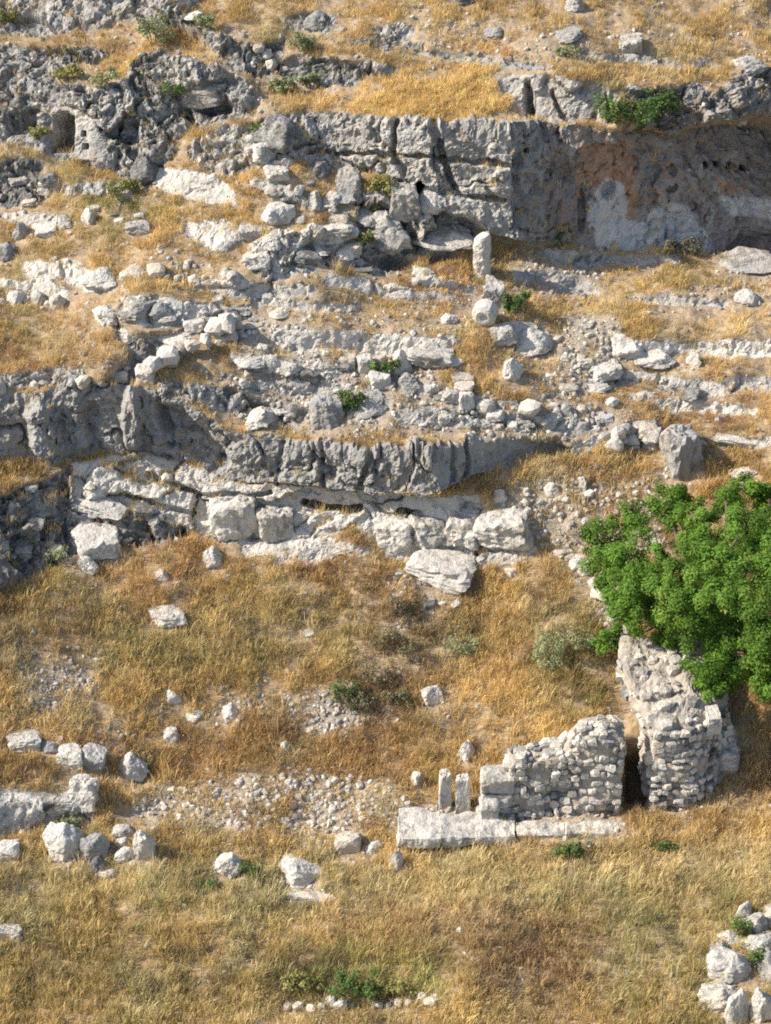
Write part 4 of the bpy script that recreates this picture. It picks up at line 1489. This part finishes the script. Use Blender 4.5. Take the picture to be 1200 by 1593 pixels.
# right ruin under the tree
GC = surf(1010, 1258)
GD = surf(1165, 1250)
s = mpp(GC)
zb2 = min(GC.z, GD.z) - .3
y2 = min(GC.y, GD.y) + .05
root2 = empty('ruined_apse', (GC.x, y2, zb2 + .3))
tag(root2, 'tall ruined masonry stump with a pale curved left edge below the tree', 'ruin')
o2 = np.array([GC.x, y2, zb2])
LEN = 4.6


def fn_right(A):
    yy = A[:, 1]
    xl = np.interp(yy * LEN, [0, .8, 1.8, 3.2, 5.2], [0, -.1, -.5, -.75, -.5]) * sstep(.45, .85, A[:, 2])
    xr = np.interp(A[:, 2], [0, .35, .55, 1], [160 * s, 158 * s, 142 * s, 126 * s])
    h = np.interp(yy * LEN, [0, .5, 2, 4, 5.2], [2.9, 3.1, 3.35, 3.45, 3.3]) + .3 - .55 * sstep(.55, 1.0, A[:, 0])
    x = xl + (xr - xl) * A[:, 0]
    return np.stack([x, yy * LEN + .45 * A[:, 2] + 1.7 * sstep(.35, 1.05, A[:, 0]) * (1 - yy * .7), A[:, 2] * h], 1)


me, V, F, _ = mass_mesh('rubble_core', fn_right, 50, .10, 44)
c_ = link('rubble_core', me, M_MORTAR, root2)
c_.location = Vector(o2) - root2.location
facing_stones(root2, fn_right, 13, 14, o2, 6, 0, 1, 50, 1.0, 50)
for (u, v, w_, h_, d_, rz) in ((1134, 1232, 34, 42, .8, .05), (1098, 1246, 24, 20, .7, -.1), (1104, 1160, 24, 26, .8, .1)):
    # place each dressed stone on the front of the stump
    zc = (1262 - v) * s / math.cos(elev(GC))
    ashlar_block(root2, ((u - 1010) * s, .30 + .15 * zc + 1.45 * float(sstep(.35, 1.05, (u - 1010) / 150.0)), zc), w_ * s, d_, h_ * s / math.cos(elev(GC)), rz)

# platform of long slabs in front
GP = surf(622, 1300)
s = mpp(GP)
root3 = empty('stone_platform', GP)
tag(root3, 'long low platform of grey white stone slabs in front of the ruins', 'platform')
e = elev(GP)
zt = max(surf(u, v).z for u in (630, 700, 800, 960) for v in (1262, 1300)) + .0
for (u0_, u1_, v0_, v1_, dz) in ((620, 686, 1256, 1306, 0), (686.8, 742, 1265, 1303, -.03), (742.6, 801, 1267, 1302, -.01), (802.2, 880, 1276, 1300, -.01), (881.5, 974, 1278, 1297, .03)):
    A_ = Vector(CAMPOS)
    def onplane(u, v, z):
        d = Vector(raydir(u, v))
        return A_ + d * ((z - A_.z) / d.z)
    a_ = onplane(u0_, v1_, zt + dz)
    b_ = onplane(u1_, v0_, zt + dz)
    ctr = (a_ + b_) / 2
    ashlar_block(root3, (ctr.x - GP.x, ctr.y - GP.y, zt + dz - .2 - GP.z), b_.x - a_.x, b_.y - a_.y, .40, random.uniform(-.02, .02), name='slab', rnd=.022)
rock(683, 1210, 702, 1264, 'p', 'narrow upright pale block, left of the pair behind the platform', name='stone_block', cat='block', boxy=1.0, depth=1.0, rough=.02, tilt=.03, rz=0)
rock(709, 1212, 731, 1266, 'p', 'narrow upright pale block, right of the pair behind the platform', name='stone_block', cat='block', boxy=1.0, depth=1.0, rough=.02, tilt=.03, rz=0)


# ------------------------------------------------------------------ foliage
def foliage(name, centres, radii, counts, leaf, seed, material, squash=.85):
    r = np.random.default_rng(seed)
    allP, allN, lv = [], [], []
    for c, R, k in zip(centres, radii, counts):
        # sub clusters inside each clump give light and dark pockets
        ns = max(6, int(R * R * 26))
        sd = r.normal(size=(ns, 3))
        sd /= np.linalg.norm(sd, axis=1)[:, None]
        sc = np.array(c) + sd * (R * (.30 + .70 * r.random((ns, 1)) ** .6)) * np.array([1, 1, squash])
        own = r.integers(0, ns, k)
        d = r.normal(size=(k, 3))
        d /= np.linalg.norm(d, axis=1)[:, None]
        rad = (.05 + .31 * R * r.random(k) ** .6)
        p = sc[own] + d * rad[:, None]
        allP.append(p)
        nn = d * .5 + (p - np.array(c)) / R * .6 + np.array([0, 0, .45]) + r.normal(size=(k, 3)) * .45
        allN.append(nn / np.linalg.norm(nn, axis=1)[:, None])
        lv.append(np.clip((r.random() - .5) * .35 + r.random(ns)[own] * .55 + r.random(k) * .45, 0, 1))  # random tone per clump and cluster puts extra shading into the leaf colour
    P = np.concatenate(allP)
    Nn = np.concatenate(allN)
    lv = np.concatenate(lv)
    k = len(P)
    a = np.cross(Nn, r.normal(size=(k, 3)))
    a /= np.linalg.norm(a, axis=1)[:, None]
    b_ = np.cross(Nn, a)
    sz_ = leaf * (.6 + .8 * r.random(k))[:, None]
    V = np.stack([P - a * sz_ * .5, P + b_ * sz_ * .32 + Nn * sz_ * .05, P + a * sz_ * .6, P - b_ * sz_ * .32 + Nn * sz_ * .05], 1).reshape(-1, 3)
    me = fast_mesh(name, V, np.arange(4 * k).reshape(k, 4))
    attr(me, 'lv', np.repeat(lv, 4))
    me.materials.append(material)
    return me


def tube(V, F, p0, p1, r0, r1, seg=7, bend=0.0, steps=5, rnd=None):
    p0, p1 = np.array(p0), np.array(p1)
    off = (rnd or random).uniform(-bend, bend), (rnd or random).uniform(-bend, bend)
    base = len(V)
    ax = (p1 - p0) / np.linalg.norm(p1 - p0)
    a = np.cross(ax, [.3, .9, .2])
    a /= np.linalg.norm(a)
    b_ = np.cross(ax, a)
    for i in range(steps + 1):
        t_ = i / steps
        c = p0 + (p1 - p0) * t_ + (a * off[0] + b_ * off[1]) * math.sin(t_ * math.pi)
        rr = r0 + (r1 - r0) * t_
        for k in range(seg):
            th = 2 * math.pi * k / seg
            V.append(c + (a * math.cos(th) + b_ * math.sin(th)) * rr)
    for i in range(steps):
        for k in range(seg):
            F.append((base + i * seg + k, base + i * seg + (k + 1) % seg, base + (i + 1) * seg + (k + 1) % seg, base + (i + 1) * seg + k))


TREE = [  # where the clumps of the crown stand: photo x, y, radius in photo pixels, height of the crown over the slope there in metres
 (945,835,34,1.8),(985,812,30,2.0),(940,880,30,1.7),(980,870,40,2.6),(1010,900,36,3.0),(965,915,30,2.2),(1000,945,36,2.6),(985,955,30,2.0),
 (1040,785,34,2.0),(1062,770,26,1.8),(1060,815,34,2.6),(1090,800,30,2.6),(1130,775,32,2.4),(1165,765,34,2.4),(1200,775,38,2.6),(1110,830,36,3.4),
 (1160,815,42,3.8),(1210,830,46,4.0),(1080,855,38,3.6),(1120,870,40,4.4),(1060,885,36,3.8),(1165,880,44,4.8),(1215,890,48,4.8),(1050,930,40,3.6),
 (1095,920,42,4.4),(1140,930,44,4.6),(1190,945,46,4.6),(1075,970,40,3.6),(1120,985,44,3.8),(1170,1000,46,3.8),(1215,1005,46,3.8),(1090,1015,38,2.8),
 (1130,1045,40,2.6),(1110,1065,28,2.0),(1180,1050,40,2.6),(1215,1055,40,2.6),(1040,990,28,2.4),(950,985,20,1.2),(970,1002,18,1.1),(940,1003,14,1.0),(1020,1025,18,1.2),
 (1255,900,60,4.6),(1280,960,60,4.2),(1260,820,50,3.6),(1270,1020,50,3.0),(1030,860,22,2.6)]
cs, rs = [], []
for (u, v, rp, lift) in TREE:
    G = surf(u, v)
    d = Vector(raydir(u, v)).normalized()
    p = G - d * (lift * 1.12 + random.uniform(-.9, .9))
    cs.append(tuple(p))
    rs.append(rp * mpp(p) * (1.16 if u < 1030 else 1.0))
tb = surf(1120, 985)
tree = empty('broadleaf_tree', tb)
tag(tree, 'bright green leafy tree growing above the ruined stump at right', 'tree')
rs = [r_ * .98 for r_ in rs]
cnts = [int(3600 * (r_ / .8) ** 2) for r_ in rs]
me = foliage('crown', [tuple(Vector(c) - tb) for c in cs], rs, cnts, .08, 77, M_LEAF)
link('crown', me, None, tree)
V, F = [], []
cen = np.mean(np.array(cs), axis=0) - np.array(tb)
fork = np.array([cen[0] * .5, cen[1] * .5, 1.1])
tube(V, F, (0, 0, -.4), fork, .30, .20, 10, .12)
link('trunk', fast_mesh('trunk', np.array(V), np.array(F), True), M_BARK, tree)
for i in range(0, len(cs), 2):
    V, F = [], []
    tube(V, F, fork, np.array(cs[i]) - np.array(tb), .13, .035, 6, .3)
    link('limb', fast_mesh('limb', np.array(V), np.array(F), True), M_BARK, tree)


def shrub(u, v, w, h, material, label, cnt=500, leaf=.09, name='shrub', group=None, clumps=5):
    """a bush whose foot stands at photo x, y; width and height in photo pixels"""
    _seed[0] += 1
    r = random.Random(_seed[0])
    G = surf(u, v)
    s = mpp(G)
    root = empty(name, G)
    tag(root, label, 'bush', group)
    wm, hm = w * s * 1.15, h * s * 1.35
    cnt = int(cnt * 1.7)
    cc_, rr_ = [], []
    for i in range(clumps):
        f = (i + .5) / clumps - .5
        R = min(wm, hm) * r.uniform(.26, .38)
        cc_.append((f * wm * .75, r.uniform(-.2, .2) * hm, hm * r.uniform(.25, .62)))
        rr_.append(R)
    me = foliage('leaves', cc_, rr_, [cnt // clumps] * clumps, leaf, _seed[0], material, .9)
    link('leaves', me, None, root)
    V, F = [], []
    for c in cc_:
        tube(V, F, (c[0] * .2, 0, -.1), c, .02, .008, 5, .05, 3)
    link('stems', fast_mesh('stems', np.array(V), np.array(F)), M_BARK, root)
    return root


shrub(970, 198, 84, 54, M_LEAF2, 'bright green bush growing on the lip of the brown cliff, left of two', 1500)
shrub(1026, 196, 64, 54, M_LEAF2, 'darker green bush growing on the lip of the brown cliff, right of two', 1300)
shrub(875, 384, 26, 34, M_LEAF2, 'small dark green weed at the foot of the brown cliff', 300)
shrub(1060, 396, 60, 30, M_LEAF4, 'brown scrub at the foot of the brown cliff', 500)
shrub(592, 302, 34, 26, M_LEAF5, 'yellow green bush below the sunlit cliff', 500)
shrub(570, 378, 32, 18, M_LEAF5, 'low yellow green bush among the grey rocks', 350)
shrub(580, 322, 30, 16, M_LEAF5, 'pale yellow weed right of the hollow grey rock', 260)
shrub(405, 210, 34, 26, M_LEAF2, 'green tuft on the rock left of the sunlit cliff', 320)
shrub(800, 488, 42, 30, M_LEAF2, 'green shrub in the shade right of the fallen drum', 550)
shrub(545, 640, 44, 38, M_LEAF2, 'dark green shrub beside the shaded boulder on the terrace', 700)
shrub(600, 585, 44, 26, M_LEAF2, 'dark green weed between the cube blocks', 420)
shrub(472, 78, 34, 30, M_LEAF3, 'pale grey green bush near the top of the hillside', 500)
shrub(440, 142, 36, 24, M_LEAF3, 'pale grey green bush at the left end of the golden mound, left of two', 450)
shrub(480, 134, 36, 22, M_LEAF3, 'grey green bush at the left end of the golden mound, right of two', 450)
shrub(240, 62, 46, 44, M_LEAF3, 'tall pale bush near the top left', 650)
shrub(322, 44, 26, 26, M_LEAF3, 'small pale bush right of the tall pale bush near the top', 300)
shrub(880, 92, 34, 18, M_LEAF3, 'grey green tuft in the grass near the top right', 260)
shrub(15, 30, 44, 24, M_LEAF5, 'yellow green bush in the top left corner', 350)
shrub(105, 122, 52, 22, M_LEAF5, 'yellow green bush in the doorway outcrop', 450)
shrub(165, 136, 40, 26, M_LEAF3, 'pale bush right of the yellow green bush in the doorway outcrop', 350)
shrub(190, 308, 54, 34, M_LEAF5, 'green weeds below the dark rock at upper left', 550)
shrub(62, 215, 30, 16, M_LEAF5, 'yellow green tuft at the threshold of the doorway', 220)
shrub(275, 155, 40, 28, M_LEAF2, 'dark green tuft on the grey dome of rock', 300)
shrub(855, 1045, 56, 70, M_LEAF3, 'tall grey green thistles on the right hand slope', 800, .07, clumps=7)
shrub(905, 1020, 36, 44, M_LEAF3, 'grey green thistle near the tree', 420, .07)
shrub(720, 1018, 50, 32, M_LEAF3, 'pale grey green tuft on the right hand slope', 420, .07)
for (u, v, w, h, lab) in ((622, 962, 36, 30, 'highest dry scrub in the dark gully'), (604, 1004, 44, 34, 'second dry scrub down the dark gully'), (640, 1030, 34, 36, 'dry scrub on the right side of the dark gully'),
                          (590, 1062, 50, 34, 'wide dry scrub in the middle of the dark gully'), (622, 1096, 40, 30, 'low dry scrub by the pale boulder of the gully'), (560, 1100, 44, 30, 'lowest dry scrub of the dark gully')):
    shrub(u, v, w, h, M_LEAF4, lab, 520, .06, clumps=6)
shrub(535, 1085, 50, 34, M_LEAF2, 'green weed on the edge of the dark dry scrub', 380, .07)
shrub(555, 1545, 76, 48, M_LEAF2, 'round green bush at the bottom of the meadow', 900, .08, clumps=6)
shrub(470, 1545, 60, 36, M_LEAF5, 'yellow green weeds left of the round bush', 500, .08)
shrub(620, 1548, 60, 30, M_LEAF5, 'yellow green weeds right of the round bush', 450, .08)
shrub(888, 1338, 44, 34, M_LEAF2, 'green weed in front of the stone platform', 480, .08)
shrub(1035, 1322, 36, 20, M_LEAF2, 'low dark green weed in front of the ruined stump', 280, .08)
shrub(688, 1284, 42, 18, M_LEAF5, 'low green weed growing on the stone platform', 300, .06)
shrub(790, 1282, 34, 20, M_LEAF5, 'weed growing at the foot of the masonry wall', 280, .06)
shrub(782, 1228, 18, 30, M_LEAF5, 'weed growing in the joint beside the pier', 200, .06)
shrub(322, 1382, 40, 18, M_LEAF2, 'low green weed left of the faceted whitish boulder', 300, .07)
shrub(390, 1362, 26, 24, M_LEAF2, 'green weed right of the faceted whitish boulder', 260, .07)
shrub(108, 1300, 34, 34, M_LEAF3, 'pale thistle behind the largest pale pointed boulder', 260, .06)
shrub(92, 880, 30, 34, M_LEAF3, 'grey green thistle on the dark outcrop at left', 240, .06)
shrub(1152, 1460, 30, 34, M_LEAF2, 'green weed growing between the stones of the corner pile', 350, .07)
shrub(1178, 1500, 30, 26, M_LEAF2, 'green weed lower between the stones of the corner pile', 300, .07)
# ------------------------------------------------------------------ grass
open_ = np.where(cc(rid) < 0, 1.0, np.where(nzc > .86, .20, .0))
upper = sstep(760, 640, cv)
dens = open_ * sstep(.45, .75, nzc) * np.clip(1.0 - .9 * cc(GRAVEL), .04, 1) * (1 - cc(BARE)) * \
    np.clip(.70 + 1.1 * patch + .9 * patch2 - .28 * upper, .03, 1.6)
dens = np.maximum(dens, np.where((cc(GOLD) > .8) & (cc(rid) < 0), 1.3, 0))
dens = np.where((cc(rid) < 0) & (cv > 1300) & (cc(BARE) < .3), np.maximum(dens, .42), dens)
dens = np.where((cc(rid) < 0) & (cc(BARE) < .3), np.maximum(dens, .85 * cc(RUSTY) * (cc(GRAVEL) < .6)), dens)
for (x0, y0, x1, y1) in CLEAR:      # no grass under or right against the front of a boulder
    hh = y1 - y0
    mk = ((cu - (x0 + x1) / 2) / (.56 * (x1 - x0))) ** 2 + ((cv - (y1 - .2 * hh)) / (.40 * hh + 2)) ** 2 < 1
    dens = np.where(mk, dens * .04, dens)
wgt = (area * dens * inr).ravel()
NT = 135000
pick = RNG.choice(len(wgt), NT, p=wgt / wgt.sum())
ju, jv = RNG.random(NT), RNG.random(NT)
gp = cell.reshape(-1, 3)[pick] + e1.reshape(-1, 3)[pick] * ju[:, None] + e2.reshape(-1, 3)[pick] * jv[:, None]
gG = cc(GREEN).ravel()[pick]
gR = cc(RUSTY).ravel()[pick]
gO = cc(GOLD).ravel()[pick]
v1 = fbm(gp * .45 + 5, 3)
v2 = fbm(gp * .8 + 71, 3)
v3 = fbm(gp * 1.3 + 33, 2)
straw = np.array([.63, .46, .205])
palest = np.array([.70, .59, .37])
rust = np.array([.45, .27, .13])
olive = np.array([.43, .39, .17])
green = np.array([.27, .33, .10])
brown = np.array([.30, .21, .12])
t = np.tile(straw, (NT, 1))
mixin = lambda t, col, f: t * (1 - np.clip(f, 0, 1)[:, None]) + col * np.clip(f, 0, 1)[:, None]
t = mixin(t, palest, sstep(.1, .7, v1) * .7)
t = mixin(t, rust, np.clip(.12 + gR * .9 + v2 * .6 - gG * .35, 0, .88) * (RNG.random(NT) < .8))
t = mixin(t, olive, np.clip(gG * 1.15 + v1 * .35, 0, .95) * (RNG.random(NT) < .85))
t = mixin(t, green, sstep(.35, .9, gG + v3 * .7) * .75 * (RNG.random(NT) < .5))
t = mixin(t, brown, sstep(.25, .75, v3) * .7 * (1 - gO))
gD = cc(DEAD).ravel()[pick]
t = mixin(t, np.array([.20, .135, .085]), np.clip(gD * 1.1 + v3 * .4, 0, .9) * (gD > .05) * (RNG.random(NT) < .75))
t = mixin(t, np.array([.78, .57, .25]), gO * .9)
t = mixin(t, palest, cc(STRAW).ravel()[pick] * .8)
t *= (1.17 * (.84 + .32 * RNG.random(NT)) * np.clip(1 + .26 * fbm(gp * .33 + 8, 3) + .24 * fbm(gp * 2.2 + 60, 2), .5, 1.5))[:, None]
low = (RNG.random(NT) < .35 + .4 * cc(GRAVEL).ravel()[pick])
tall = (RNG.random(NT) < .14 + .25 * (gG > .4)) & (gp[:, 2] < 4) & ~low
ix = np.where(low, 8 + RNG.integers(0, 3, NT), np.where(tall, 5 + RNG.integers(0, 3, NT), RNG.integers(0, 5, NT)))
sc_ = (.65 + .5 * RNG.random(NT) + .7 * RNG.random(NT) ** 8) * np.where(cv.ravel()[pick] < 700, .85, 1.0)
rots = np.stack([RNG.normal(0, .12, NT), RNG.normal(0, .12, NT), RNG.random(NT) * 6.283], 1)
tint = np.concatenate([np.clip(t, 0, 1), np.ones((NT, 1))], 1)
pv = cv.ravel()[pick]
for nm, a0, a1, lab in (('meadow_grass', 1290, 9999, 'tall dry yellow green meadow grass across the foreground'),
                        ('slope_grass', 840, 1290, 'golden and rusty dry grass on the slope below the long grey cliff'),
                        ('terrace_grass', 400, 840, 'dry orange grass patches on the middle terraces'),
                        ('hilltop_grass', -999, 400, 'dry straw coloured grass among rocks on the upper hillside')):
    s = (pv >= a0) & (pv < a1)
    o = scatter(nm, gp[s], rots[s], np.repeat(sc_[s, None], 3, 1), ix[s], tint[s], GRASS_COLL)
    tag(o, lab, 'grass', kind='stuff')
